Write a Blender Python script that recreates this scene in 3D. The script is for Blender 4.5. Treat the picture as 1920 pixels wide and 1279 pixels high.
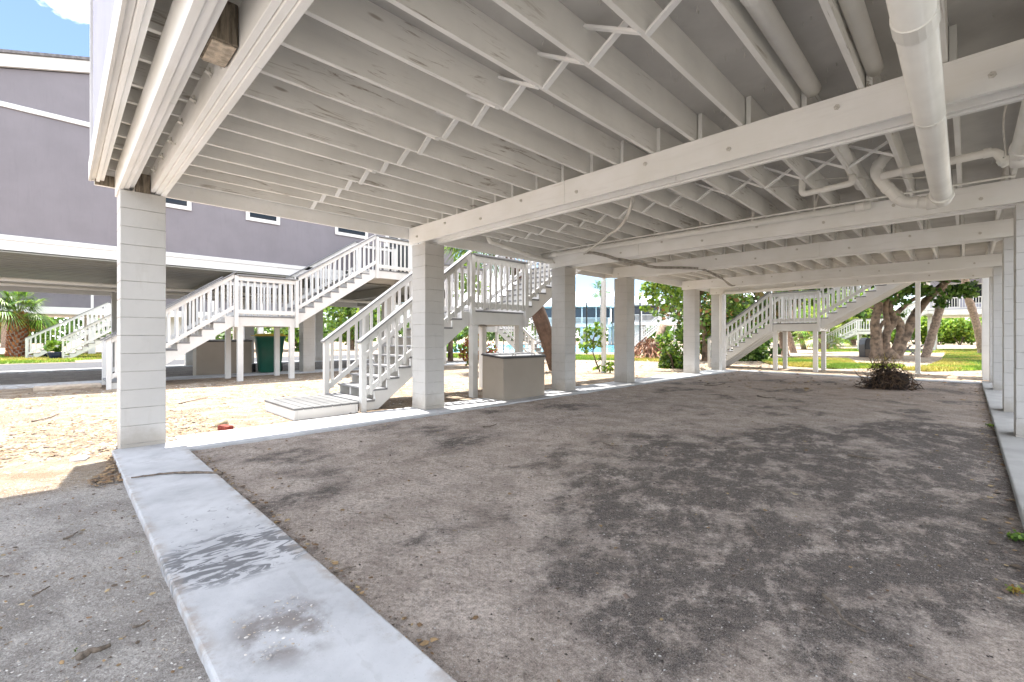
import bpy, math, random
import numpy as np
from mathutils import Vector, Matrix, noise
random.seed(7); RN = np.random.RandomState(11)
PI = math.pi
for o in list(bpy.data.objects): bpy.data.objects.remove(o)
SC = bpy.context.scene; COL = SC.collection

# ------------------------------------------------------------------ camera
F, YAW, HY, EYE = 851.93, 0.7872, 632.24, 1.27
cam = bpy.data.cameras.new('camera'); co = bpy.data.objects.new('camera', cam); COL.objects.link(co)
co.location = (0, 0, EYE); co.rotation_euler = (PI/2, 0, YAW)
cam.sensor_fit = 'HORIZONTAL'; cam.sensor_width = 36; cam.lens = 36*F/1920
cam.shift_y = -(639.5-HY)/1920; cam.clip_start = 0.05; cam.clip_end = 2000
SC.camera = co
# ------------------------------------------------------------------ world, sun
SUNDIR = Vector((-0.80, 0.13, 3.0)).normalized()      # towards the sun
w = bpy.data.worlds.new('World'); SC.world = w; w.use_nodes = True
nt = w.node_tree; N = nt.nodes; L = nt.links; N.clear()
out = N.new('ShaderNodeOutputWorld'); bg = N.new('ShaderNodeBackground'); sky = N.new('ShaderNodeTexSky')
sky.sky_type = 'NISHITA'; sky.sun_disc = False
sky.sun_elevation = math.asin(SUNDIR.z); sky.sun_rotation = math.atan2(SUNDIR.x, SUNDIR.y)
sky.dust_density = .35; sky.ozone_density = 2.2; sky.air_density = .9
tc = N.new('ShaderNodeTexCoord'); mp = N.new('ShaderNodeMapping'); mp.inputs['Scale'].default_value = (1.6, 1.6, 3.2)
mp.inputs['Location'].default_value = (0.35, 0.1, 0.2)
nz = N.new('ShaderNodeTexNoise'); nz.inputs['Scale'].default_value = 2.1; nz.inputs['Detail'].default_value = 9; nz.inputs['Roughness'].default_value = .56
cr = N.new('ShaderNodeValToRGB'); cr.color_ramp.elements[0].position = .47; cr.color_ramp.elements[1].position = .60
mx = N.new('ShaderNodeMix'); mx.data_type = 'RGBA'; mx.inputs['B'].default_value = (27, 27.5, 28.4, 1)
L.new(tc.outputs['Generated'], mp.inputs[0]); L.new(mp.outputs[0], nz.inputs[0]); L.new(nz.outputs['Fac'], cr.inputs[0])
L.new(cr.outputs[0], mx.inputs['Factor']); L.new(sky.outputs[0], mx.inputs['A']); L.new(mx.outputs['Result'], bg.inputs[0])
bg.inputs[1].default_value = 0.052; L.new(bg.outputs[0], out.inputs[0])
sl = bpy.data.lights.new('sun', 'SUN'); sl.energy = 3.1; sl.angle = math.radians(.5); sl.color = (1, .96, .89)
so = bpy.data.objects.new('sun', sl); COL.objects.link(so); so.rotation_euler = SUNDIR.to_track_quat('Z', 'Y').to_euler(); so.location = (-10, 5, 30)
SC.view_settings.view_transform = 'Standard'; SC.view_settings.look = 'None'; SC.view_settings.exposure = 2.38; SC.view_settings.gamma = 1
SC.cycles.max_bounces = 10; SC.cycles.diffuse_bounces = 10

# ------------------------------------------------------------------ helpers
_s, _c = math.sin(YAW), math.cos(YAW)
def at(px, py, d):                 # the point seen at a photo pixel, at a distance d in front of the lens
    l = (px-960)*d/F
    return Vector((-_s*d+_c*l, _c*d+_s*l, EYE+(HY-py)*d/F))
def gp(px, py, z=0.0):             # the ground point seen at a photo pixel
    return at(px, py, F*(EYE-z)/(py-HY))

class MB:
    def __init__(s): s.v = []; s.f = []; s.c = []
    def face(s, pts, c=None):
        n = len(s.v); s.v += [tuple(p) for p in pts]; s.f.append(tuple(range(n, n+len(pts)))); s.c.append(c)
    def box(s, x0, x1, y0, y1, z0, z1, c=None):
        n = len(s.v)
        s.v += [(x, y, z) for z in (z0, z1) for y in (y0, y1) for x in (x0, x1)]
        for q in ((0,2,3,1),(4,5,7,6),(0,1,5,4),(2,6,7,3),(0,4,6,2),(1,3,7,5)): s.f.append(tuple(n+i for i in q)); s.c.append(c)
        return s
    def obox(s, a, b, wd, ht, up=(0,0,1), c=None):      # bar from a to b, width wd sideways, height ht along up
        a = Vector(a); b = Vector(b); d = (b-a).normalized(); up = Vector(up)
        sd = d.cross(up)
        if sd.length < 1e-4: sd = d.cross(Vector((1,0,0)))
        sd.normalize(); u = sd.cross(d).normalized(); n = len(s.v)
        for p in (a, b):
            for i, j in ((-1,-1),(1,-1),(1,1),(-1,1)): s.v.append(tuple(p+sd*(i*wd/2)+u*(j*ht/2)))
        for q in ((0,3,2,1),(4,5,6,7),(0,1,5,4),(1,2,6,5),(2,3,7,6),(3,0,4,7)): s.f.append(tuple(n+i for i in q)); s.c.append(c)
        return s
    def prism(s, poly, y0, y1, ax='y', c=None):         # polygon in x,z (ax y), x,y (ax z) or y,z (ax x), extruded
        n = len(s.v); m = len(poly)
        for yy in (y0, y1):
            for (a, b) in poly: s.v.append((a, yy, b) if ax == 'y' else (a, b, yy) if ax == 'z' else (yy, a, b))
        s.f.append(tuple(range(n, n+m))); s.c.append(c); s.f.append(tuple(range(n+2*m-1, n+m-1, -1))); s.c.append(c)
        for i in range(m): j = (i+1) % m; s.f.append((n+j, n+i, n+m+i, n+m+j)); s.c.append(c)
        return s
    def tube(s, pts, rs, seg=12, cap=True, wob=0, c=None, ph=0):
        pts = [Vector(p) for p in pts]
        if not hasattr(rs, '__len__'): rs = [rs]*len(pts)
        n = len(s.v); ref = None
        for i, p in enumerate(pts):
            t = (pts[min(i+1, len(pts)-1)]-pts[max(i-1, 0)]).normalized()
            if ref is None: ref = t.orthogonal().normalized()
            ref = (ref-t*ref.dot(t)).normalized(); b = t.cross(ref)
            for k in range(seg):
                a = 2*PI*k/seg; r = rs[i]*(1+wob*(noise.noise(Vector((math.cos(a)*1.3+ph, math.sin(a)*1.3, i*.45)))) ) if wob else rs[i]
                s.v.append(tuple(p+(ref*math.cos(a)+b*math.sin(a))*r))
        for i in range(len(pts)-1):
            for k in range(seg):
                a = n+i*seg+k; b2 = n+i*seg+(k+1) % seg; s.f.append((a, b2, b2+seg, a+seg)); s.c.append(c)
        if cap:
            s.f.append(tuple(n+k for k in range(seg))[::-1]); s.c.append(c)
            m = n+(len(pts)-1)*seg; s.f.append(tuple(m+k for k in range(seg))); s.c.append(c)
        return s
    def build(s, name, m, parent=None, smooth=False, bevel=0, loc=None):
        me = bpy.data.meshes.new(name); me.from_pydata(s.v, [], s.f); me.materials.append(m)
        if any(c is not None for c in s.c):
            at_ = me.color_attributes.new('Col', 'FLOAT_COLOR', 'CORNER'); arr = []
            for f, c in zip(s.f, s.c): arr += list((*(c or (1,1,1)), 1))*len(f)
            at_.data.foreach_set('color', arr)
        if smooth: me.polygons.foreach_set('use_smooth', [True]*len(me.polygons))
        o = bpy.data.objects.new(name, me); COL.objects.link(o)
        if parent: o.parent = parent
        if loc: o.location = loc
        if bevel:
            b = o.modifiers.new('bevel', 'BEVEL'); b.width = bevel; b.segments = 2; b.limit_method = 'ANGLE'; b.angle_limit = .6
        if smooth:
            pass
        return o
def npmesh(name, V, Fq, m, cols=None, parent=None, smooth=False):    # V (n,3), Fq (k,4) or (k,3), one colour per face
    me = bpy.data.meshes.new(name); k, q = Fq.shape
    me.vertices.add(len(V)); me.vertices.foreach_set('co', V.astype(np.float32).ravel())
    me.loops.add(k*q); me.loops.foreach_set('vertex_index', Fq.astype(np.int32).ravel())
    me.polygons.add(k); me.polygons.foreach_set('loop_start', np.arange(0, k*q, q, dtype=np.int32))
    me.update(calc_edges=True)
    if smooth: me.polygons.foreach_set('use_smooth', np.ones(k, bool))
    if cols is not None:
        a = me.color_attributes.new('Col', 'FLOAT_COLOR', 'CORNER')
        cc = np.repeat(np.hstack([cols, np.ones((k, 1))]), q, axis=0); a.data.foreach_set('color', cc.astype(np.float32).ravel())
    me.materials.append(m); me.validate()
    o = bpy.data.objects.new(name, me); COL.objects.link(o)
    if parent: o.parent = parent
    return o
def tag(o, label=None, cat=None, group=None, kind=None):
    if label: o['label'] = label
    if cat: o['category'] = cat
    if group: o['group'] = group
    if kind: o['kind'] = kind
    return o
def thing(name, loc, label, cat, group=None, rz=0):
    o = bpy.data.objects.new(name, None); COL.objects.link(o); o.location = loc; o.rotation_euler = (0, 0, rz); o.empty_display_size = .2
    return tag(o, label, cat, group)
def inst(o, parent, loc, name=None, rz=None, sc=None):               # another object sharing a mesh
    c = o.copy(); COL.objects.link(c); c.parent = parent; c.location = loc
    if name: c.name = name
    if rz is not None: c.rotation_euler = (0, 0, rz)
    if sc is not None: c.scale = sc
    return c
def copy_tree(o, parent=None):
    c = o.copy(); COL.objects.link(c); c.parent = parent
    for ch in list(o.children): copy_tree(ch, c)
    return c

# ------------------------------------------------------------------ materials
def nodes(name):
    m = bpy.data.materials.new(name); m.use_nodes = True; t = m.node_tree; b = t.nodes['Principled BSDF']; return m, t, b
def nd(t, typ, **k):
    n = t.nodes.new('ShaderNode'+typ)
    for a, v in k.items():
        if a in n.inputs.keys(): n.inputs[a].default_value = v
        else: setattr(n, a, v)
    return n
def coords(t, scale=(1,1,1), rot=(0,0,0), loc=(0,0,0)):
    c = nd(t, 'TexCoord'); m = nd(t, 'Mapping'); m.inputs['Scale'].default_value = scale; m.inputs['Rotation'].default_value = rot; m.inputs['Location'].default_value = loc
    t.links.new(c.outputs['Object'], m.inputs[0]); return m.outputs[0]
def noi(t, vec, scale, detail=4, rough=.55, dist=0):
    n = nd(t, 'TexNoise'); n.inputs['Scale'].default_value = scale; n.inputs['Detail'].default_value = detail
    n.inputs['Roughness'].default_value = rough; n.inputs['Distortion'].default_value = dist; t.links.new(vec, n.inputs[0]); return n.outputs['Fac']
def ramp(t, v, p0, p1, a=0.0, b=1.0):
    n = nd(t, 'MapRange'); n.inputs['From Min'].default_value = p0; n.inputs['From Max'].default_value = p1
    n.inputs['To Min'].default_value = a; n.inputs['To Max'].default_value = b; n.interpolation_type = 'SMOOTHSTEP'; t.links.new(v, n.inputs['Value']); return n.outputs[0]
def mixc(t, f, a, b, mode='MIX'):
    n = nd(t, 'Mix'); n.data_type = 'RGBA'; n.blend_type = mode
    for k, v in (('Factor', f), ('A', a), ('B', b)):
        s = n.inputs[k] if k == 'Factor' else [q for q in n.inputs if q.name == k and q.type == 'RGBA'][0]
        if k == 'Factor': s = n.inputs[0]
        if isinstance(v, (int, float)): s.default_value = v
        elif isinstance(v, tuple): s.default_value = (*v, 1)
        else: t.links.new(v, s)
    return [q for q in n.outputs if q.type == 'RGBA'][0]
def mth(t, op, a, b=None):
    n = nd(t, 'Math'); n.operation = op
    for i, v in enumerate((a, b)):
        if v is None: continue
        if isinstance(v, (int, float)): n.inputs[i].default_value = v
        else: t.links.new(v, n.inputs[i])
    return n.outputs[0]
def bump(t, b, h, strength, dist=.01, normal=None):
    n = nd(t, 'Bump'); n.inputs['Strength'].default_value = strength; n.inputs['Distance'].default_value = dist; t.links.new(h, n.inputs['Height'])
    if normal: t.links.new(normal, n.inputs['Normal'])
    t.links.new(n.outputs[0], b.inputs['Normal']); return n.outputs[0]
def radial(t, cx, cy, rx, ry, cz=None, rz=1):            # 1 at the centre, 0 at the rim
    v = coords(t, (1/rx, 1/ry, 0 if cz is None else 1/rz), loc=(-cx/rx, -cy/ry, 0 if cz is None else -cz/rz))
    n = nd(t, 'VectorMath'); n.operation = 'LENGTH'; t.links.new(v, n.inputs[0]); return ramp(t, n.outputs['Value'], 0, 1, 1, 0)

def paint(name, base, stretch=(4, .7, 9), stain=.0, stcol=(.24, .20, .15), rough=.55, var=.06, bmp=.15, grain=60, st=(.66,.78)):
    m, t, b = nodes(name)
    v1 = coords(t); vs = coords(t, stretch)
    n1 = noi(t, v1, 1.7, 5); n2 = noi(t, vs, 2.2, 8, .65, .6)
    c = mixc(t, ramp(t, n1, .3, .7), tuple(x*(1-var) for x in base), tuple(min(.9, x*(1+var)) for x in base))
    c = mixc(t, ramp(t, n2, .5, .75, 0, .22), c, tuple(x*.72 for x in base))
    if stain > 0:
        n3 = noi(t, vs, 3.1, 6, .7, 1.2); n4 = noi(t, v1, .9, 3)
        f = mth(t, 'MULTIPLY', ramp(t, n3, *st), ramp(t, n4, .48, .62, 0, stain)); c = mixc(t, f, c, stcol)
        vk = nd(t, 'TexVoronoi'); vk.inputs['Scale'].default_value = 1.15; t.links.new(coords(t, (.5, 1, 4)), vk.inputs[0])
        c = mixc(t, ramp(t, vk.outputs['Distance'], .03, .085, stain*.8, 0), c, stcol)
    t.links.new(c, b.inputs['Base Color']); b.inputs['Roughness'].default_value = rough
    h = noi(t, coords(t, (stretch[0]*.5, stretch[1], stretch[2]*.5)), grain/4, 6, .7); bump(t, b, h, bmp, .004)
    return m
def splash(m):
    t = m.node_tree; b = t.nodes['Principled BSDF']; c = b.inputs['Base Color'].links[0].from_socket; v = coords(t); sx = nd(t, 'SeparateXYZ'); t.links.new(v, sx.inputs[0])
    h = mth(t, 'ADD', sx.outputs[2], mth(t, 'MULTIPLY', noi(t, v, 5, 6, .7), -.5)); f = ramp(t, h, -.18, .12, .55, 0)
    c = mixc(t, f, c, (.30, .25, .19)); c = mixc(t, ramp(t, noi(t, coords(t, (9, 9, 1.1)), 1.6, 6, .6), .55, .75, 0, .22), c, (.38, .35, .30)); t.links.new(c, b.inputs['Base Color'])
def flat(name, base, rough=.5, var=.08, scale=5, metal=0, bmp=0, vcol=False, trans=0):
    m, t, b = nodes(name); v = coords(t); n1 = noi(t, v, scale, 5)
    c = mixc(t, ramp(t, n1, .3, .7), tuple(x*(1-var) for x in base), tuple(x*(1+var) for x in base))
    if vcol:
        a = nd(t, 'VertexColor'); a.layer_name = 'Col'; c = mixc(t, 1.0, c, a.outputs[0], 'MULTIPLY')
    t.links.new(c, b.inputs['Base Color']); b.inputs['Roughness'].default_value = rough; b.inputs['Metallic'].default_value = metal
    if bmp: bump(t, b, noi(t, v, scale*6, 6, .65), bmp, .01)
    if trans:
        tr = nd(t, 'BsdfTranslucent'); ms = nd(t, 'MixShader'); ms.inputs[0].default_value = trans
        t.links.new(c, tr.inputs[0]); t.links.new(b.outputs[0], ms.inputs[1]); t.links.new(tr.outputs[0], ms.inputs[2])
        t.links.new(ms.outputs[0], t.nodes['Material Output'].inputs[0])
    return m
M = {}
M['white'] = paint('white_paint', (.76, .75, .72), (9, .9, 9), .28)
M['beam'] = paint('beam_paint', (.88, .875, .85), (.7, 9, 9), .22, bmp=.12)
M['joist'] = paint('joist_paint', (.79, .785, .76), (9, .5, 6), .8, (.22, .17, .12), bmp=.2, st=(.54,.66))
M['sub'] = paint('subfloor_paint', (.52, .51, .49), (3, 3, 3), .35, var=.1, rough=.7)
M['block'] = paint('block_paint', (.53, .515, .495), (3, 3, 3), .08, var=.045, bmp=.5, grain=260, rough=.6)
splash(M['block'])
M['rail'] = paint('rail_paint', (.64, .63, .61), (3, 3, 3), .15, var=.05)
M['tread'] = paint('tread_paint', (.20, .20, .205), (2, 7, 3), .1, var=.1)
M['siding'] = paint('taupe_siding', (.19, .175, .19), (6, 6, .7), .0, var=.05, bmp=.3, rough=.75)
M['siding_lilac'] = paint('lilac_siding', (.36, .35, .44), (30, 6, .5), .0, var=.05, bmp=.5, rough=.7)
M['taupe'] = paint('taupe_paint', (.31, .265, .215), (2, 2, 2), .0, var=.04, bmp=.25, grain=120)
M['soffit'] = paint('soffit_paint', (.23, .225, .195), (9, .6, 7), .8, (.12, .11, .09), st=(.62,.72))
M['dark'] = flat('dark_recess', (.012, .014, .018), .35)
M['glass'] = flat('window_glass', (.015, .02, .025), .06)
M['screen'] = flat('insect_screen', (.03, .035, .045), .6)
M['roofw'] = flat('metal_roof', (.42, .47, .55), .4, .06, 3)
M['shingle'] = flat('roof_shingle', (.16, .15, .15), .85, .3, 14, bmp=.6)
M['pvc'] = flat('painted_pvc', (.82, .81, .775), .38, .04, 4)
M['galv'] = flat('painted_bolt', (.60, .58, .54), .5, .1, 30)
M['cable'] = flat('cable_sheath', (.33, .31, .28), .6, .25, 12)
M['cablew'] = flat('cable_painted', (.62, .60, .56), .5, .1, 12)
M['lid'] = flat('dark_lid', (.035, .033, .035), .35, .1, 8)
M['bin'] = flat('green_plastic', (.004, .075, .05), .35, .15, 3)
M['binlid'] = flat('yellow_lid', (.42, .30, .03), .5, .2, 6)
M['rubber'] = flat('rubber', (.015, .015, .016), .7)
M['brick'] = flat('red_brick', (.22, .035, .022), .8, .2, 20, bmp=.5)
M['rock'] = flat('coral_rock', (.34, .28, .19), .9, .3, 14, bmp=.8)
M['paver'] = flat('tan_paver', (.46, .38, .30), .85, .15, 9, bmp=.4)
M['pot'] = flat('blue_glaze', (.012, .016, .06), .15)
M['net'] = flat('black_steel', (.01, .01, .011), .5)
M['bark'] = flat('tree_bark', (.165, .115, .08), .9, .6, 3.2, bmp=1.0)
M['palmbark'] = flat('palm_bark', (.26, .19, .145), .95, .35, 9, bmp=1.0)
M['boot'] = flat('palm_boots', (.30, .13, .06), .9, .4, 5, bmp=.8, vcol=True)
M['leaf'] = flat('leaf', (1, 1, 1), .45, .12, 2, vcol=True, trans=.35)
M['dry'] = flat('dry_fibre', (1, 1, 1), .9, .25, 6, vcol=True)
M['litter'] = flat('litter', (1, 1, 1), .8, .2, 40, vcol=True)
M['stick'] = flat('stick_bark', (.17, .135, .105), .9, .35, 30, bmp=.9)
M['fabric_red'] = flat('red_cloth', (.5, .03, .03), .8)

# raw weathered timber
m, t, b = nodes('raw_timber'); v = coords(t, (14, 14, 1.2)); n1 = noi(t, v, 3, 8, .7, .8)
c = mixc(t, ramp(t, n1, .35, .65), (.09, .075, .055), (.30, .25, .19)); t.links.new(c, b.inputs['Base Color']); b.inputs['Roughness'].default_value = .9; bump(t, b, n1, .8, .01); M['raw'] = m
# concrete
m, t, b = nodes('concrete'); v = coords(t)
c = mixc(t, ramp(t, noi(t, v, 1.8, 8, .62), .3, .7), (.38, .385, .40), (.51, .515, .53))
c = mixc(t, ramp(t, noi(t, v, 7, 6, .6), .5, .72, 0, .45), c, (.31, .31, .325))
wet = mth(t, 'MULTIPLY', ramp(t, radial(t, -2.92, .74, .52, .75), .12, .45), ramp(t, noi(t, coords(t, (4.5, 1.6, 1), (0, 0, .25)), 2.6, 8, .62, 1.6), .46, .53))
c = mixc(t, mth(t, 'MULTIPLY', wet, .92), c, (.115, .12, .13))
dr = mth(t, 'MULTIPLY', ramp(t, radial(t, -3.3, .72, .8, .8), .1, .5), ramp(t, noi(t, v, 19, 3, .5, .4), .645, .67)); c = mixc(t, mth(t, 'MULTIPLY', dr, .7), c, (.14, .14, .15))
br = mth(t, 'MULTIPLY', ramp(t, radial(t, -2.02, .68, .42, .36), .1, .75), ramp(t, noi(t, v, 6, 7, .65), .38, .62)); c = mixc(t, mth(t, 'MULTIPLY', br, .8), c, (.16, .135, .12))
sp = nd(t, 'TexVoronoi'); sp.inputs['Scale'].default_value = 60; t.links.new(v, sp.inputs[0])
c = mixc(t, ramp(t, sp.outputs['Distance'], .1, .2, .25, 0), c, (.28, .27, .26))
ck = nd(t, 'TexVoronoi'); ck.feature = 'DISTANCE_TO_EDGE'; ck.inputs['Scale'].default_value = .55; t.links.new(coords(t, (1, 1, 1), (0, 0, .7)), ck.inputs[0])
c = mixc(t, ramp(t, mth(t, 'ADD', ck.outputs['Distance'], mth(t, 'MULTIPLY', noi(t, v, 8, 4), .03)), .0145, .0175, .18, 0), c, (.25, .24, .23))
sy = nd(t, 'SeparateXYZ'); t.links.new(v, sy.inputs[0]); ed = mth(t, 'MAXIMUM', ramp(t, sy.outputs[1], .47, .40), ramp(t, sy.outputs[1], .90, 1.0)); ed = mth(t, 'MULTIPLY', ed, ramp(t, noi(t, v, 9, 7, .7), .42, .62)); ed = mth(t, 'MULTIPLY', ed, ramp(t, sy.outputs[1], 1.02, 1.0)); c = mixc(t, mth(t, 'MULTIPLY', ed, .7), c, (.30, .25, .21))
t.links.new(c, b.inputs['Base Color']); t.links.new(mth(t, 'SUBTRACT', .82, mth(t, 'MULTIPLY', wet, .3)), b.inputs['Roughness'])
bump(t, b, noi(t, v, 45, 8, .7), .25, .006); M['conc'] = m
# sand and soil of the ground
m, t, b = nodes('shell_sand'); v = coords(t); sx = nd(t, 'SeparateXYZ'); t.links.new(v, sx.inputs[0]); X, Y = sx.outputs[0], sx.outputs[1]
big = noi(t, v, .55, 6, .6); mid = noi(t, v, 2.6, 8, .62, .3); fine = noi(t, v, 26, 8, .72); vf = noi(t, v, 110, 4, .8)
c = mixc(t, ramp(t, mid, .38, .64), (.27, .175, .10), (.44, .36, .265))                       # sunlit yard sand
c = mixc(t, ramp(t, fine, .52, .62, 0, .75), c, (.13, .085, .05)); c = mixc(t, ramp(t, noi(t, v, 1.1, 6, .7), .5, .62, 0, .6), c, (.20, .135, .08))
front = mth(t, 'MULTIPLY', ramp(t, Y, .6, .35), ramp(t, X, -5.6, -5.0))                      # raked grey shell sand by the walkway
cf = mixc(t, ramp(t, mid, .35, .65), (.40, .37, .345), (.70, .66, .62)); cf = mixc(t, ramp(t, fine, .50, .68, 0, .6), cf, (.25, .22, .20)); cf = mixc(t, ramp(t, noi(t, v, 55, 5, .85), .42, .6, .5, 0), cf, (.20, .17, .15)); cf = mixc(t, ramp(t, noi(t, coords(t, (1, 4, 1), (0, 0, -.6)), 5, 7, .7), .52, .68, 0, .5), cf, (.26, .22, .19))
c = mixc(t, front, c, cf)
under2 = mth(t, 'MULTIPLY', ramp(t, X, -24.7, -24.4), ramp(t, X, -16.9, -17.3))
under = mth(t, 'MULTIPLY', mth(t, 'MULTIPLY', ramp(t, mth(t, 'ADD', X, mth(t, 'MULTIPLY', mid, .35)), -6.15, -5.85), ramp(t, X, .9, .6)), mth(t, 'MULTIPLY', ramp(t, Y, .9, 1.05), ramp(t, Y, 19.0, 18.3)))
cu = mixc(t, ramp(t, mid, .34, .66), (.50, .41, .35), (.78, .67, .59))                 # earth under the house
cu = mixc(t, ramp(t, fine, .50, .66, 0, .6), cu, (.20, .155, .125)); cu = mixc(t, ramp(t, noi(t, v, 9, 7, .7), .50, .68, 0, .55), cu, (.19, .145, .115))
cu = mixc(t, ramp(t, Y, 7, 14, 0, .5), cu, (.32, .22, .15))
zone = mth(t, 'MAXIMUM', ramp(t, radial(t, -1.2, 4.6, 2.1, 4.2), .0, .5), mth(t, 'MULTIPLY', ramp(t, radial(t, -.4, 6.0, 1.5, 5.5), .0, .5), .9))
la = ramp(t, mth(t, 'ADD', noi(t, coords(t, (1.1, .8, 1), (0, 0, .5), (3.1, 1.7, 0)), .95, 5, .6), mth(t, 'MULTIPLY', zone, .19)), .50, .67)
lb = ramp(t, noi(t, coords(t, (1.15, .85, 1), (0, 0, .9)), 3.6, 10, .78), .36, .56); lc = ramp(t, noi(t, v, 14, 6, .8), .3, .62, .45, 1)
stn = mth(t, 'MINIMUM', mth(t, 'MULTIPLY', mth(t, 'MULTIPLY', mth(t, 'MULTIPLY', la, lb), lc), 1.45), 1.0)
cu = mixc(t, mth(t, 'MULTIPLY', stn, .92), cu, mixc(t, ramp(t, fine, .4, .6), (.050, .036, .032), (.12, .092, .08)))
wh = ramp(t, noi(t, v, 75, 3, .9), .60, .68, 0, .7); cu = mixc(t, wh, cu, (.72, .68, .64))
bounce_cut = mth(t, 'MULTIPLY', ramp(t, X, 1.1, 1.5), ramp(t, Y, 19.5, 18.5)); c = mixc(t, bounce_cut, c, (.10, .085, .06)); gr_ = noi(t, v, 42, 5, .85); cu = mixc(t, 1.0, cu, mixc(t, ramp(t, gr_, .36, .64), (.55, .54, .53), (1.0, 1.0, 1.0)), 'MULTIPLY'); c = mixc(t, under, c, cu); c = mixc(t, under2, c, mixc(t, ramp(t, mid, .4, .6), (.09, .075, .065), (.17, .145, .125)))  # dark ground added right of the house, unseen, to cut bounce light
c = mixc(t, ramp(t, noi(t, v, 170, 3, .8), .35, .65), mixc(t, 1.0, c, (.70, .69, .68), 'MULTIPLY'), mixc(t, .18, c, (.80, .76, .70)))
t.links.new(c, b.inputs['Base Color']); b.inputs['Roughness'].default_value = .95; b.inputs['Specular IOR Level'].default_value = .2
wv = nd(t, 'TexWave'); wv.inputs['Scale'].default_value = 5.5; wv.inputs['Distortion'].default_value = 9; wv.inputs['Detail'].default_value = 5; t.links.new(coords(t, (1, 1, 1), (0, 0, .95)), wv.inputs[0])
hh = mth(t, 'ADD', mth(t, 'MULTIPLY', fine, 1.0), mth(t, 'MULTIPLY', vf, .6)); hh = mth(t, 'ADD', hh, mth(t, 'MULTIPLY', wv.outputs['Fac'], .16)); hh = mth(t, 'ADD', hh, mth(t, 'MULTIPLY', mid, 1.2))
bump(t, b, hh, .9, .035); M['sand'] = m
# grass soil, water
M['dark_grey'] = flat('dark_grey', (.055, .055, .06), .9, .25, 9, bmp=.5)
M['endgrain'] = flat('end_grain', (.50, .42, .33), .85, .3, 25, bmp=.5)
M['mortar'] = flat('dirty_mortar', (.40, .385, .36), .9, .3, 12)
M['conc_dark'] = paint('darker_concrete', (.30, .295, .285), (3, 2, 3), .3, (.13, .12, .10), rough=.9, var=.15, bmp=.5, grain=160)  # darker, duller concrete tone for the right-hand strip
M['deckgrey'] = paint('worn_deck_paint', (.125, .125, .125), (2, 7, 3), .2, var=.2, bmp=.4)
M['turf'] = flat('turf', (.13, .17, .03), .9, .4, 4, bmp=.6)
m, t, b = nodes('pool_water'); b.inputs['Base Color'].default_value = (.10, .42, .62, 1); b.inputs['Roughness'].default_value = .08
bump(t, b, noi(t, coords(t), 3, 4), .25, .05); M['water'] = m

# ------------------------------------------------------------------ ground: one sheet to the horizon
def axis(lo, hi, step, far):
    a = list(np.arange(lo, hi+1e-6, step)); s = step
    x = lo; L_ = []
    while x > -far: s *= 1.22; x -= s; L_.append(x)
    s = step; x = hi; R_ = []
    while x < far: s *= 1.22; x += s; R_.append(x)
    return np.array(L_[::-1]+a+R_)
gx = axis(-9.5, 1.2, .055, 700); gy = axis(-.9, 12, .055, 900)
GX, GY = np.meshgrid(gx, gy)
def hgt(x, y):
    if x < -30 or x > 12 or y < -6 or y > 30: return 0.0
    z = .012*noise.noise(Vector((x*.9, y*.9, 0)))+.008*noise.noise(Vector((x*3.1, y*3.1, 3)))
    if -9.6 < x < 1.3 and -1 < y < 12.1: z += .006*noise.noise(Vector((x*8, y*8, 7)))+.004*noise.noise(Vector((x*19, y*19, 9)))
    return z
GZ = np.array([hgt(x, y) for x, y in zip(GX.ravel(), GY.ravel())])
V = np.stack([GX.ravel(), GY.ravel(), GZ], 1); nx, ny = len(gx), len(gy)
idx = np.arange(nx*ny).reshape(ny, nx)
Fq = np.stack([idx[:-1, :-1].ravel(), idx[:-1, 1:].ravel(), idx[1:, 1:].ravel(), idx[1:, :-1].ravel()], 1)
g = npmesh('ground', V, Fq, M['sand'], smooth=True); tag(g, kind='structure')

def slab(name, x0, x1, y0, y1, z1, nseg=40, bev=.012, z0=-.12, jitter=.004, poly=None):
    mb = MB()
    if poly: mb.prism(poly, z0, z1, 'z')
    else: mb.box(x0, x1, y0, y1, z0, z1)
    o = mb.build(name, M['conc'], bevel=bev); return tag(o, kind='structure')
slab('path', 0, 0, 0, 0, .05, poly=[(-6.60, .50), (-6.52, .40), (-3.0, .392), (1.6, .40), (1.6, 1.0), (-3.2, 1.004), (-6.0, 1.0), (-6.0, 1.02), (-6.60, 1.02)])
slab('path', 0, 0, 0, 0, .03, poly=[(-7.0, 1.024), (-6.1, 1.024), (-6.08, 4), (-6.13, 9), (-6.1, 18.1), (-7.0, 18.1)])
o = slab('path', .26, 1.0, 1.004, 18.1, .06); o.data.materials[0] = M['conc_dark']
slab('path', -17.35, -16.55, -12, 14, .05)
slab('path', -24.4, -23.5, -12, 14, .05)
slab('path', -6.0, .25, 17.7, 18.15, .03)

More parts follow.
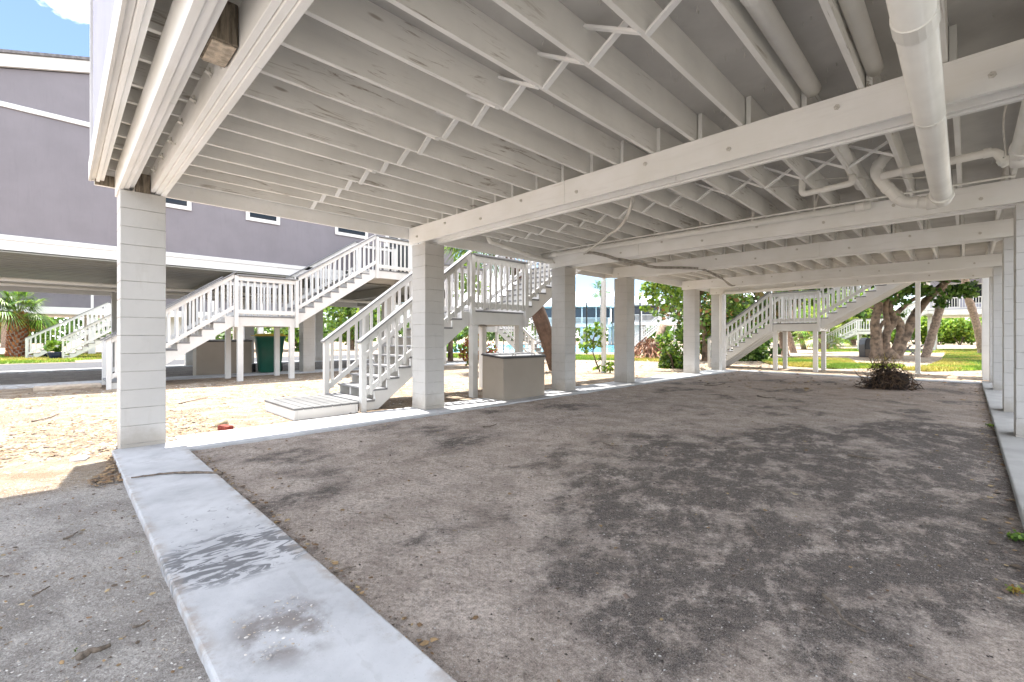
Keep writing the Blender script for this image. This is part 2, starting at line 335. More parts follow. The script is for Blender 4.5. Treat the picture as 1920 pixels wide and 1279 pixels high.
# ------------------------------------------------------------------ our house on block pillars
def joints(x, y, h):
    return MB().box(x+.007, x+.393, y+.007, y+.393, -.1, h-.004)
def block_pillar(x, y, h, wx=.40, wy=.40, course=.2, seed=0, mat=None, parent=None):
    mb = MB(); r = random.Random(seed); z = -.1; k = 0
    z = h
    while z > 0:
        z0 = max(z-course, -.1) if z-course > .02 else -.1
        j = [r.uniform(-.0012, .0012) for _ in range(4)]
        mb.box(x+j[0], x+wx+j[1], y+j[2], y+wy+j[3], z0+.0045, z); z = z0
    return mb
ZT, ZJ, ZS = 2.89, 3.185, 3.45
XL, XR = -6.92, .41
PY = [.47, 4.41, 8.21, 10.89, 15.22, 17.63]
house = thing('stilt_house', (-3, 9, 0), 'raised house on rows of white block pillars, seen from beneath its joisted floor', 'house')
def part(mb, name, m, parent=house, **k):
    o = mb.build(name, m, None, **k)
    if parent is not None:
        o.parent = parent; o.matrix_parent_inverse = Matrix.Identity(4)
        if parent.parent is None: o.location = (-parent.location[0], -parent.location[1], -parent.location[2])
    return o
for i, y in enumerate(PY):
    for xx, sd_ in ((XL, i), (XR, i+9)):
        o = part(block_pillar(xx, y, ZT-.004, seed=sd_), 'block_pillar', M['block'], bevel=.004); joints(xx, y, ZT-.01).build('mortar_joints', M['mortar'], o)

def bolt_mesh():
    mb = MB(); mb.tube([(0, 0, 0), (0, -.012, 0)], .022, 6); mb.tube([(0, -.012, 0), (0, -.03, 0)], .009, 8); return mb
bolt0 = None
def beam(y0, y1, z0, z1, xs=(-6.955, .93), plies=(), bolts=True):
    global bolt0
    mb = MB(); r = random.Random(int(y0*100))
    # boards butt-jointed along the length, each a hair out of line
    for (a, b_, dz0, dz1) in plies:
        cuts = [xs[0]]+sorted(r.uniform(xs[0]+1.5, xs[1]-1.2) for _ in range(1))+[xs[1]]
        for p, q in zip(cuts, cuts[1:]):
            e = r.uniform(-.0025, .0025); mb.box(p+.0015, q-.0015, a+e*.3, b_+e*.3, dz0+e, dz1)
    o = part(mb, 'beam', M['beam'], bevel=.004)
    if bolts:
        for k in range(9):
            x = -6.75+k*.86+r.uniform(-.06, .06); z = (z0+z1)/2+(.05 if k % 2 else -.04)
            if bolt0 is None:
                bm = bolt_mesh().build('bolt', M['galv'], o); bolt0 = bm; bm.location = (x, y0, z)
            else: inst(bolt0, o, (x, y0, z), 'bolt')
    return o
# first beam: an open pair with the joists showing between
beam(.455, 0, 2.89, 3.17, plies=[(.455, .50, 2.89, 3.175), (.503, .548, 2.905, 3.175), (.551, .59, 2.93, 3.175)], bolts=False)
beam(.755, 0, 2.89, 3.17, plies=[(.735, .775, 2.915, 3.175), (.778, .82, 2.90, 3.178), (.823, .868, 2.885, 3.178)])
for y in PY[1:5]:
    beam(y-.045, 0, 2.90, 3.18, plies=[(y-.045, y, 2.895, 3.18), (y+.003, y+.045, 2.93, 3.178), (y+.05, y+.2, 2.975, 3.17),
                                         (y+.205, y+.245, 2.915, 3.178), (y+.248, y+.292, 2.895, 3.178)])
y = PY[5]
beam(y-.045, 0, 2.84, 3.12, plies=[(y-.045, y, 2.89, 3.14), (y+.05, y+.2, 2.93, 3.13), (y+.205, y+.25, 2.89, 3.14)])
part(MB().box(-6.9, .9, y-.03, y+.35, 3.15, 3.183), 'sill_plate', M['beam'])
# joists, bay by bay, lapped over the beams
JX = [-.12, -.58, -1.02, -1.45, -1.89, -2.32, -2.76, -3.16, -3.60, -4.03, -4.48, -4.83, -5.32, -5.71, -6.10, -6.50, -6.93]
bays = [(.30, 4.66), (4.42, 8.46), (8.22, 11.15), (10.9, 15.5), (15.2, 18.0)]
for bi, (a, b_) in enumerate(bays):
    off = (.0, .046, .0, .046, .0)[bi]
    for k, x in enumerate(JX+[.34, .82]):
        r = random.Random(bi*50+k); e = r.uniform(-.004, .004)
        if x < -6.9: off2 = 0
        else: off2 = off
        part(MB().box(x-.02+off2+e, x+.02+off2+e, a, b_, ZJ+abs(e)*.5, ZS), 'joist', M['joist'], bevel=.003)
part(MB().box(-7.0, .95, .80, 18.02, ZS, ZS+.02), 'subfloor', M['sub']); part(MB().box(-7.0, .95, .30, .797, ZS, ZS+.02), 'subfloor', M['raw'])
# nail tips through the subfloor
nm = MB(); r = random.Random(3)
for k in range(520):
    x = r.choice([-.35, -.8, -1.24, -1.67, -2.1, -2.54, -2.96, -3.38, -3.8, -4.25])+r.gauss(0, .035) if r.random() < .6 else r.uniform(-6, .3)
    y = r.uniform(.9, 8.2) if r.random() < .7 else r.choice([1.25, 2.45, 3.66, 4.9, 6.1])+r.gauss(0, .03)
    nm.obox((x, y, ZS+.004), (x+r.gauss(0, .006), y+r.gauss(0, .006), ZS-r.uniform(.02, .045)), .0035, .0035, (1, 0, 0))
tag(part(nm, 'nail_tips', M['galv']), kind='stuff')
# crossed bridging between the joists
for bi, yb in ((0, 2.62), (1, 6.35), (2, 9.7), (3, 13.2)):
    xs = sorted(JX+[.34, .82])
    for k in range(len(xs)-1):
        r = random.Random(bi*99+k)
        if bi == 1 and xs[k] > -.9 and xs[k] < .3: continue
        if xs[k+1]-xs[k] < .2: continue
        y = yb+r.uniform(-.03, .03); xa, xb = xs[k]+.02, xs[k+1]-.02; o_ = (.0, .046, .0, .046)[bi]; xa += o_; xb += o_; dz = r.uniform(-.015, .015)
        mb = MB(); mb.obox((xa, y-.035, ZS-.03), (xb+.012, y-.035, ZJ-.002+dz), .05, .02, (0, 0, 1)); mb.obox((xa-.012, y+.035, ZJ-.004+dz), (xb, y+.035, ZS-.03), .05, .02, (0, 0, 1))
        part(mb, 'bridging_brace', M['beam'], bevel=.002)
# rim boards round the edge, the front ones doubled
part(MB().box(-7.02, -6.98, .28, 18.06, 3.0, 3.48), 'rim_board', M['beam'], bevel=.004)
part(MB().box(-6.976, -6.955, .285, .452, 3.0, 3.12), 'rim_end_block', M['raw'], bevel=.003)
part(MB().box(-7.0, .97, .255, .292, 3.06, 3.445), 'rim_board', M['beam'], bevel=.004)
part(MB().box(-6.978, .97, .294, .325, 3.03, 3.445), 'rim_board', M['beam'], bevel=.004)
part(MB().box(-6.978, .97, .328, .362, 3.05, 3.445), 'rim_board', M['beam'], bevel=.004)
part(MB().box(.99, 1.03, .30, 18.06, 3.0, 3.48), 'rim_board', M['beam'], bevel=.004)
part(MB().box(-6.978, .98, 18.025, 18.06, 3.0, 3.445), 'rim_board', M['beam'], bevel=.004)
# wall, corner trim and roof above
part(MB().box(-7.0, 1.0, .27, .31, 3.12, 6.3).box(-7.0, -6.96, .312, 18.0, 3.482, 6.3).box(.96, 1.0, .312, 18.0, 3.482, 6.3), 'wall', M['siding_lilac'])
part(MB().box(-7.035, -6.99, .245, .285, 3.05, 6.3), 'corner_board', M['rail'], bevel=.003)
part(MB().box(-6.988, .97, .232, .253, 3.03, 3.24), 'skirt_board', M['rail'], bevel=.003)
part(MB().prism([(-7.05, 6.2), (1.1, 6.2), (1.1, 6.32), (-2.95, 8.4), (-7.05, 6.32)], -1.15, 18.4, 'y'), 'roof', M['shingle'])
# raw post stub between the first pair of beams
part(MB().box(-3.24, -2.96, .593, .732, 2.935, 3.18), 'post_stub', M['raw'], bevel=.01)
part(MB().box(-3.23, -2.97, .603, .722, 2.925, 2.9345), 'stub_end', M['endgrain'], bevel=.003)
part(MB().box(-6.6, -6.52, .60, .73, 2.886, 3.1), 'post_stub', M['raw'], bevel=.006)
# small hangers poking out between the pair
for k in range(8):
    x = -6.1+k*.5; mb = MB(); mb.obox((x, .725, 3.04), (x+.01, .69, 3.05), .03, .012); mb.obox((x, .72, 3.02), (x-.012, .72, 3.085), .012, .012, (0, 1, 0)); part(mb, 'hanger', M['galv'])

# ------------------------------------------------------------------ plumbing and cables under the floor
def pipe(name, pts, r, label, cat='pipe', couplings=(), group=None, m='pvc', seg=20, bend=.07):
    # rounded corners
    P = [Vector(p) for p in pts]; Q = [P[0]]
    for a, b_, c_ in zip(P, P[1:], P[2:]):
        d1 = (a-b_); d2 = (c_-b_); k = min(bend, d1.length*.45, d2.length*.45); d1.normalize(); d2.normalize()
        s0, s1 = b_+d1*k, b_+d2*k
        for j in range(6): u = j/5; Q.append(s0*(1-u)**2+b_*2*u*(1-u)+s1*u*u)
    Q.append(P[-1])
    base = P[0]; t = thing(name, base, label, cat, group)
    MB().tube([q-base for q in Q], r, seg).build('pipe_run', M[m], t, smooth=False).data.polygons.foreach_set('use_smooth', [len(p.vertices) == 4 for p in t.children[0].data.polygons])
    for (seg_i, u, ln, k) in couplings:
        a, b_ = P[seg_i], P[seg_i+1]; d = (b_-a).normalized(); c_ = a+(b_-a)*u
        q = MB().tube([c_-d*ln/2-base, c_-d*ln/2*.96-base, c_+d*ln/2*.96-base, c_+d*ln/2-base], [r*1.0, r*k, r*k, r*1.0], seg).build('coupling', M[m], t)
    return t
pipe('drain_pipe', [(-.17, .15, 2.82), (-.20, 6.80, 2.80), (-.20, 6.93, 2.79), (-.33, 6.93, 2.79)], .084, 'thick white drain pipe running overhead towards the far end, crossing below a beam',
     couplings=[(0, .42, .14, 1.08), (0, .62, .05, 1.04), (0, .985, .10, 1.22), (2, .8, .05, .98)], bend=.05)
pipe('drain_pipe', [(-.30, 6.93, 2.79), (-.53, 6.93, 2.83), (-.72, 6.9, 3.10), (-.79, 6.9, 3.27), (-.64, 6.88, 3.44)], .060, 'white drain pipe climbing from the thick pipe in elbows up into the joists',
     couplings=[(0, .22, .07, 1.16), (0, .55, .05, 1.14), (1, .3, .05, 1.12), (1, .72, .05, 1.12), (3, .3, .05, 1.12)], bend=.07)
pipe('drain_pipe', [(-.95, 7.96, 3.10), (-7.02, 7.96, 3.15)], .052, 'long slim white pipe strapped along the top of the second crossing beam', couplings=[(0, .02, .1, 1.2), (0, .93, .1, 1.15)])
pipe('drain_pipe', [(-.90, .3, 3.30), (-.90, 4.38, 3.30)], .062, 'white pipe tucked beside a joist above the near beam', couplings=[(0, .63, .09, 1.05)])
pipe('drain_pipe', [(-.93, 4.9, 3.29), (-1.0, 7.5, 3.27)], .062, 'white pipe ending in a flat cap just beyond the near beam', couplings=[(0, .985, .07, 1.02)])
pipe('drain_pipe', [(-.50, .3, 3.31), (-.50, 4.4, 3.31)], .055, 'white pipe half hidden behind a joist, next to the bundled joist pipe')
pipe('vent_pipe', [(-1.47, 6.62, 3.44), (-1.47, 6.6, 3.06), (-.96, 6.6, 3.08), (-.96, 6.62, 3.18)], .036, 'small elbowed white pipe coming down to the capped pipe', bend=.05)
pipe('supply_pipe', [(-.70, 6.62, 3.10), (.20, 6.6, 3.12), (.27, 6.6, 2.96)], .040, 'white pipe run crossing behind the thick drain with an elbow at its right end', couplings=[(0, .93, .06, 1.2), (0, .2, .02, 1.25), (1, .7, .05, 1.25)], bend=.06)
pipe('drain_pipe', [(.36, .9, 2.98), (.34, 6.15, 2.93), (.34, 6.22, 2.85)], .075, 'white drain pipe at the right edge under the floor, ending in a collar', couplings=[(0, .97, .1, 1.15)], bend=.03)
pipe('conduit', [(.38, 7.75, 3.12), (-7.0, 7.8, 3.2)], .013, 'thin straight white conduit stretched across below the joists', seg=8)
pipe('conduit', [(-6.85, 4.66, 2.93), (-6.0, 4.68, 2.93), (.35, 4.68, 2.93)], .014, 'thin white conduit clipped along the back of the near beam', seg=8)
pipe('drain_pipe', [(-6.75, 6.05, 3.28), (-6.75, 6.1, 3.18), (-6.85, 7.4, 3.08), (-6.86, 8.0, 3.04), (-6.86, 8.25, 3.04)], .045, 'white pipe with a trap along the left rim beside the second pillar', couplings=[(1, .9, .1, 1.2)], bend=.08)
pipe('drain_pipe', [(-6.4, 17.52, 2.92), (-3.6, 17.5, 2.97), (-3.4, 17.5, 3.02)], .04, 'white pipe along the last beam at the far end of the house', bend=.1)
pipe('downpipe', [(-6.52, 17.5, .02), (-6.52, 17.5, 2.85), (-6.4, 17.52, 2.92)], .05, 'white pipe standing against the farthest left pillar', bend=.1)
def spline(pts, n=10):
    P = [Vector(p) for p in pts]; P = [P[0]*2-P[1]]+P+[P[-1]*2-P[-2]]; o = []
    for i in range(1, len(P)-2):
        for k in range(n):
            t = k/n; a, b_, c_, d = P[i-1:i+3]
            o.append(.5*((2*b_)+(c_-a)*t+(2*a-5*b_+4*c_-d)*t*t+(3*b_-a-3*c_+d)*t**3))
    o.append(P[-2]); return o
def cable(pts, r, label, m='cable', strands=3, name='cable_bundle'):
    S = spline(pts); base = S[0]; t = thing(name, base, label, 'cable')
    for k in range(strands):
        mb = MB(); q = []
        for i, p in enumerate(S):
            a = 2*PI*k/strands+i*.22; q.append(p-base+(Vector((math.cos(a), .5*math.sin(a), math.sin(a)))*r*.95 if strands > 1 else Vector()))
        mb.tube(q, r, 7).build('strand', M[m], t, smooth=True)
    return t
cable([(-2.80, 4.72, 2.97), (-2.86, 4.9, 2.90), (-3.3, 5.4, 2.80), (-4.2, 6.4, 2.93), (-5.2, 7.4, 3.02), (-5.6, 7.75, 3.03)], .014, 'pale cables drooping from the near beam towards the second beam', 'cablew')
cable([(-5.6, 7.75, 3.03), (-5.35, 7.85, 2.98), (-5.1, 8.1, 2.88), (-4.95, 8.5, 2.84), (-5.0, 9.6, 2.86), (-4.6, 10.8, 2.92), (-4.5, 11.2, 2.90)], .018, 'dark cable bundle hanging under the second beam between pillars')
cable([(-4.5, 11.2, 2.90), (-4.5, 12.2, 2.78), (-4.8, 13.6, 2.76), (-5.2, 15.1, 2.9)], .016, 'dark cable bundle sagging below the third and fourth beams', strands=2)
cable([(-1.3, 5.6, 3.40), (-1.2, 5.8, 3.28), (-.95, 5.95, 3.30), (-.7, 6.0, 3.4)], .006, 'thin white wire loop between joists beside the drain pipe', 'cablew', 1, 'wire')
cable([(-1.9, 6.5, 3.22), (-1.6, 6.8, 3.25), (-1.2, 6.9, 3.27), (-.5, 7.0, 3.12), (-.2, 7.2, 3.14)], .006, 'thin white wire slung past the elbowed drain pipe', 'cablew', 1, 'wire')
cable([(.30, 5.3, 3.40), (.22, 5.8, 3.2), (.25, 6.4, 3.0), (.22, 6.9, 3.2)], .007, 'thin white wire hanging by the right-hand drain pipe', 'cablew', 1, 'wire')
for k in range(7):    # pipe straps
    x = -1.6-k*.85; mb = MB(); mb.obox((0, 0, 0), (0, .02, -.26), .022, .006, (0, 1, 0)); mb.obox((.06, 0, .0), (0, -.02, -.26), .022, .006, (0, 1, 0))
    o = mb.build('pipe_strap', M['cablew'], None); o.location = (x, 7.9, 3.40)
    tag(o, 'flat strap hanging from a joist to the long slim pipe and conduit', 'strap', 'straps holding the long slim pipe')

# ------------------------------------------------------------------ staircases (local: x climbs, y runs across, z up)
BAL = {}
def stairs(name, loc, rz, label, width=1.45, flights=((0, 0, 2.6, 1.84), (1.6, None, 2.6, 1.78)), toplen=1.8, sp=.155, detail=True, newel=.095, posts=True, pick=-1, endposts=True, group=None, cat='staircase', apron=.12, lowpost=True):
    t = thing(name, loc, label, cat, group, rz)
    H = 1.08; x = 0; z = 0; W = width; segs = []         # rail segments (x0,z0,x1,z1)
    def P(mb, nm, m='rail', **k): return mb.build(nm, M[m], t, **k)
    for fi, (gap, _, run, rise) in enumerate(flights):
        if fi: 
            deck(P, x, x+gap, W, z, t, detail); segs.append((x, z, x+gap, z)); x += gap
        n = max(4, round(rise/.18)); tr = run/(n); rh = rise/n
        # sawtooth stringers
        for k, yy in enumerate((0, W-.04) if not detail else (.0, W*.34, W*.66, W-.04)):
            poly = [(x-.02, z-.0)]
            for i in range(n): poly += [(x+i*tr, z+i*rh if i else z), (x+i*tr, z+(i+1)*rh-.035)]
            poly = [(x, z)]
            for i in range(n):
                poly += [(x+i*tr+.0, z+(i+1)*rh-.037), (x+(i+1)*tr, z+(i+1)*rh-.037)]
            poly[-1] = (x+run+.001, z+rise-.037)
            lo = -.0 if z == 0 else -.26
            poly += [(x+run+.001, z+rise-.26)]
            if z == 0: poly += [(x+.30, 0), ]
            else: poly += [(x, z-.26)]
            P(MB().prism(poly, yy, yy+.04), 'stringer', bevel=.003 if detail else 0)
        for i in range(n-1 if detail else n-1):
            P(MB().box(x+i*tr-.035, x+(i+1)*tr+.005, -.012, W+.012, z+(i+1)*rh-.035, z+(i+1)*rh), 'tread', 'tread', bevel=.004 if detail else 0)
            if fi and detail: P(MB().box(x+i*tr+.012, x+i*tr+.03, .05, W-.05, z+i*rh+.001, z+(i+1)*rh-.037), 'riser')
        segs.append((x, z, x+run, z+rise)); x += run; z += rise
    if toplen: deck(P, x, x+toplen, W, z, t, detail); segs.append((x, z, x+toplen, z))
    key = (round(H, 2), detail)
    # newel posts at every corner of the rails
    for side, yy in enumerate((-.05, W+.05)):
        for k, (x0, z0, x1, z1) in enumerate(segs):
            zz = z0; nb = newel/2
            bot = 0 if k == 0 else zz-.33
            dx = nb if k == 0 else (-nb if z1 > z0 else nb)
            P(MB().box(x0-nb+dx*0+.0, x0+nb, yy-nb, yy+nb, bot, zz+H+.06+(.1 if k == 0 else 0)), 'newel_post', bevel=.004 if detail else 0)
        x0, z0, x1, z1 = segs[-1]; P(MB().box(x1-newel/2, x1+newel/2, yy-newel/2, yy+newel/2, z1-.33, z1+H+.06), 'newel_post', bevel=.004 if detail else 0)
        so = -1 if side == 0 else 1
        for k, (x0, z0, x1, z1) in enumerate(segs):
            fl = z1 > z0; up = .16 if fl else .0; a0, a1 = z0+up, z1+up
            n0 = newel/2; s = (z1-z0)/(x1-x0)
            def q(xx): return a0+(a1-a0)*(xx-x0)/(x1-x0)
            xa, xb = x0+n0+.002, x1-n0-.002
            for nm, zo, hh, wd, oy, mt in (('hand_rail', H+.075-up*.45, .035, .15, 0, 'tread'), ('top_board', H-.012-up*.45-apron/2+.055, apron, .03, so*.0, 'rail'), ('bottom_board', .11, .12, .03, so*.0, 'rail')):
                aa, bb = (xa-.06, xb+.06) if nm == 'hand_rail' else (xa, xb)
                if nm == 'hand_rail': aa, bb = x0-(.08 if k == 0 else 0), x1+(.0 if k < len(segs)-1 else .05)
                poly = [(aa, q(aa)+zo-hh/2), (bb, q(bb)+zo-hh/2), (bb, q(bb)+zo+hh/2), (aa, q(aa)+zo+hh/2)]
                P(MB().prism(poly, yy+oy-wd/2, yy+oy+wd/2), nm, mt, bevel=.003 if detail else 0)
            nb_ = max(2, int((xb-xa)/sp)); st = (xb-xa)/nb_
            bh = H-.06-up*.45-.02+(.02 if pick > 0 else 0)
            kk = (round(bh, 3), detail, pick)
            for i in range(nb_):
                xx = xa+st*(i+.5)
                if kk not in BAL:
                    o = MB().box(-.027, .027, -.016, .016, 0, bh).build('baluster', M['rail'], t, bevel=.002 if detail else 0); BAL[kk] = o
                    o.location = (xx, yy+so*pick*.032, q(xx)+.02)
                else: inst(BAL[kk], t, (xx, yy+so*pick*.032, q(xx)+.02), 'baluster')
    if posts:
        zz = 0
        for k, (x0, z0, x1, z1) in enumerate(segs):
            if z1 == z0 and (endposts or k < len(segs)-1):
                for xx in ((x0+.12, x1-.12) if k < len(segs)-1 else (x1-.12,)):
                    for yy in (.06, W-.06): P(MB().box(xx-.07, xx+.07, yy-.07, yy+.07, -.05, z0-.30), 'support_post', bevel=.004 if detail else 0)
    return t
def deck(P, x0, x1, W, z, t, detail):
    P(MB().box(x0+.002, x1-.002, 0, .04, z-.30, z-.04).box(x0+.002, x1-.002, W-.04, W, z-.30, z-.04).box(x0+.002, x0+.04, .042, W-.042, z-.30, z-.04).box(x1-.04, x1-.002, .042, W-.042, z-.30, z-.04), 'landing_frame', bevel=.003 if detail else 0)
    n = max(2, int((x1-x0)/.14)); mb = MB()
    for i in range(n): mb.box(x0+(x1-x0)*i/n+.003, x0+(x1-x0)*(i+1)/n-.003, -.015, W+.015, z-.036, z-.002)
    P(mb, 'landing_deck', 'tread')
stairs('staircase', (-7.32, 3.66, 0), PI/2, 'white wooden staircase with pickets rising beside the second block pillar of the near house', width=1.40, flights=((0, 0, 2.42, 1.84), (1.62, None, 2.55, 1.72)), toplen=2.9, pick=1, endposts=False)
stairs('staircase', (-14.75, .85, 0), PI/2, 'white wooden staircase with landing in front of the taupe house on the left', width=1.45, flights=((0, 0, 2.72, 1.89), (1.65, None, 2.72, 1.78)), toplen=1.6, sp=.165)
stairs('staircase', (-7.7, 19.45, 0), 0, 'shaded white staircase crossing behind the farthest pillar, rising to the right', width=1.45, flights=((0, 0, 2.35, 1.80), (1.55, None, 2.7, 1.75)), toplen=1.6, pick=1)

# ------------------------------------------------------------------ step platform, storage box, bin, small things
t = thing('step_platform', (-7.88, 3.03, 0), 'low grey plank step platform at the foot of the near staircase', 'platform')
W_, D_ = .68, .51
P = lambda mb, nm, m, **k: mb.build(nm, M[m], t, **k)
P(MB().box(-W_, W_, -D_, -D_+.04, 0, .155).box(-W_, W_, D_-.04, D_, 0, .155).box(-W_, -W_+.04, -D_+.042, D_-.042, 0, .155).box(W_-.04, W_, -D_+.042, D_-.042, 0, .155), 'frame', 'rail', bevel=.004)
for k in range(7):
    y0 = -D_-.02+k*(2*D_+.04)/7; P(MB().box(-W_-.02, W_+.02, y0+.007, y0+(2*D_+.04)/7-.007, .157, .188), 'plank', 'deckgrey', bevel=.004)

def storage_box(loc, sx, sy, h, label, tilt=.05):
    t = thing('storage_box', loc, label, 'storage box')
    MB().prism([(0, 0), (sx, 0), (sx, h), (0, h+tilt)], 0, sy, 'y').build('box_body', M['taupe'], t, bevel=.006)
    for z in (.25, .5, .74):
        pass
    MB().prism([(-.02, h+tilt+.004), (sx+.025, h+.002), (sx+.025, h+.028), (-.02, h+tilt+.030)], -.025, sy+.025, 'y').build('lid_trim', M['lid'], t, bevel=.004)
    MB().prism([(-.01, h+tilt+.031), (sx+.012, h+.029), (sx+.012, h+.045), (-.01, h+tilt+.047)], -.012, sy+.012, 'y').build('lid', M['tread'], t, bevel=.004)
    hd = MB()
    for yy in (.3, sy-.35):
        hd.tube([(sx-.06, yy, h+.045), (sx-.05, yy+.01, h+.075), (sx-.05, yy+.09, h+.075), (sx-.06, yy+.1, h+.045)], .008, 6)
    hd.build('handle', M['galv'], t, smooth=True)
    return t
storage_box((-7.02, 6.14, 0), .62, 1.22, .845, 'taupe storage box with a dark sloping lid beside the near staircase landing')
storage_box((-18.05, 3.12, .0), .55, 1.60, 1.12, 'wide taupe storage box under the neighbouring house behind its staircase', .02)

t = thing('wheeled_bin', (-17.3, 5.22, .05), 'dark green wheeled bin with a yellow lid under the neighbouring house', 'wheeled bin', rz=-.12); t.scale = (1.3, 1.42, 1.25)
mb = MB(); n0 = 0
rings = [(0, .24, .22), (.04, .25, .23), (.5, .28, .27), (.92, .31, .31), (.95, .33, .33), (1.0, .33, .33)]
for (z, a, b_) in rings:
    for k in range(24):
        an = 2*PI*(k+.5)/24; sx_ = abs(math.cos(an))**.35*math.copysign(1, math.cos(an)); sy_ = abs(math.sin(an))**.35*math.copysign(1, math.sin(an)); mb.v.append((a*sx_, b_*sy_, z))
for i in range(len(rings)-1):
    for k in range(24): mb.f.append((i*24+k, i*24+(k+1) % 24, (i+1)*24+(k+1) % 24, (i+1)*24+k)); mb.c.append(None)
mb.f.append(tuple(range(23, -1, -1))); mb.c.append(None)
mb.build('bin_body', M['bin'], t, smooth=True)
mb = MB(); mb.box(-.36, .36, -.36, .36, 1.005, 1.035); mb.box(-.28, .28, -.28, .28, 1.036, 1.07); mb.build('lid', M['binlid'], t, bevel=.012)
for s in (-1, 1): MB().tube([(-.27, s*.27, .11), (-.27, s*.33, .11)], .115, 18).build('wheel', M['rubber'], t)
MB().tube([(-.36, -.28, .98), (-.41, -.28, 1.0), (-.41, .28, 1.0), (-.36, .28, .98)], .017, 8).build('handle', M['bin'], t, smooth=True)

def slabstone(name, loc, rz, size, m, label, cat, group=None, seed=1, rough=.006):
    r = random.Random(seed); mb = MB(); a, b_, h = size; n = 10
    for z, s in ((0, .98), (h*.2, 1), (h*.85, 1), (h, .95)):
        for k in range(n*4):
            e, u = divmod(k, n); u = u/n*2-1; p = [(u, -1), (1, u), (-u, 1), (-1, -u)][e]
            mb.v.append((p[0]*a/2*s+r.uniform(-rough, rough), p[1]*b_/2*s+r.uniform(-rough, rough), z+r.uniform(-rough, rough)*.4))
    for i in range(3):
        for k in range(n*4): mb.f.append((i*40+k, i*40+(k+1) % 40, (i+1)*40+(k+1) % 40, (i+1)*40+k)); mb.c.append(None)
    mb.f.append(tuple(range(39, -1, -1))); mb.f.append(tuple(range(120, 160))); mb.c += [None]*2
    o = mb.build(name, M[m], None, bevel=0); o.location = loc; o.rotation_euler = (0, 0, rz); return tag(o, label, cat, group)
slabstone('brick', tuple(gp(423, 806)), .3, (.20, .095, .06), 'brick', 'single red brick lying on the sunlit sand beyond the first pillar', 'brick', seed=4)
for k, (px, py) in enumerate(((98, 731), (127, 729), (158, 727))):
    slabstone('paver', tuple(gp(px, py)+Vector((0, 0, .0))), PI/2+.02*k, (.62, .42, .09), 'paver',
        ('tan paver leftmost in the row at the foot of the far staircase', 'tan paver in the middle of the row at the foot of the far staircase', 'tan paver touching the far staircase at the right end of its row')[k], 'paver', 'pavers at the foot of the far staircase', seed=k)
def rock(loc, r0, m, label, cat='rock', seed=0, sq=.6, name='rock'):
    mb = MB(); n = 12; rr = 8
    for i in range(rr+1):
        for k in range(n):
            th = PI*i/rr; a = 2*PI*k/n; d = Vector((math.sin(th)*math.cos(a), math.sin(th)*math.sin(a), math.cos(th)))
            s = r0*(1+.45*noise.noise(d*1.7+Vector((seed, 0, 0))))
            mb.v.append((d.x*s, d.y*s*.8, d.z*s*sq+r0*sq*.5))
    for i in range(rr):
        for k in range(n): mb.f.append((i*n+k, i*n+(k+1) % n, (i+1)*n+(k+1) % n, (i+1)*n+k)[::-1]); mb.c.append(None)
    o = mb.build(name, M[m], None, smooth=True); o.location = loc; return tag(o, label, cat)
rock(gp(416, 799), .10, 'rock', 'tan coral rock beside the red brick on the sand', seed=3)
rock(gp(150, 862), .10, 'conc', 'flat pale stone slab at the shadow edge left of the first pillar', seed=5, sq=.25)
rock(gp(1590, 1137, -.02)-Vector((0,0,.012)), .06, 'rock', 'large pale stone half sunk in the earth at the lower right', seed=8, sq=.2)
rock(gp(1487, 925)-Vector((0,0,.01)), .05, 'rock', 'pale stone on the dark stain in the middle of the earth floor', seed=9, sq=.2)
def stick(pts, r, label, name='stick', seed=0, cat='stick'):
    S = spline(pts, 8); rn = random.Random(seed); S = [p+Vector((rn.gauss(0, r*.3), rn.gauss(0, r*.3), 0)) for p in S]; base = S[0].copy()
    n = len(S); mb = MB(); mb.tube([p-base for p in S], [r*(1-.55*i/n)*(1+rn.uniform(-.15, .15)) for i in range(n)], 7)
    o = mb.build(name, M['stick'], None, smooth=True); o.location = base; return tag(o, label, cat)
z_ = .062
stick([gp(246, 896, z_), gp(300, 889, z_), gp(350, 886, z_), gp(417, 887, z_-.01)][::-1], .013, 'long curved brown stick lying across the concrete walkway', seed=2)
stick([gp(146, 1233, .02), gp(170, 1222, .03), gp(204, 1212, .02)], .016, 'short weathered driftwood piece on grey sand at the lower left', 'driftwood', 3)
stick([gp(1545, 1115, .015), gp(1568, 1140, .02), gp(1580, 1160, .012), gp(1622, 1185, .012)], .008, 'crooked dark twig on the earth floor towards the lower right', 'twig', 5, 'twig')
stick([gp(1410, 985, .012), gp(1420, 1000, .015), gp(1432, 1008, .012)], .007, 'short dark twig in the middle of the earth floor', 'twig', 6, 'twig')
stick([gp(1590, 853, .012), gp(1620, 858, .012), gp(1650, 862, .012)], .011, 'thin straight twig on the far dark patch of earth', 'twig', 7, 'twig')
stick([gp(1716, 1262, .012), gp(1735, 1270, .012), gp(1765, 1282, .012)], .006, 'dark twig at the bottom right edge of the earth floor', 'twig', 8, 'twig')
stick([gp(625, 1073, .012), gp(645, 1067, .012), gp(667, 1062, .012)], .006, 'small twig beside the walkway, right of its wet patch', 'twig', 9, 'twig')
stick([gp(60, 1118, .012), gp(78, 1108, .02), gp(92, 1100, .012)], .006, 'thin bent twig on the grey sand at the left edge', 'twig', 10, 'twig')
stick([gp(335, 757, .02), gp(365, 750, .02), gp(390, 745, .02)], .012, 'brown stick on sunlit sand just right of the first pillar', 'twig', 11, 'twig')

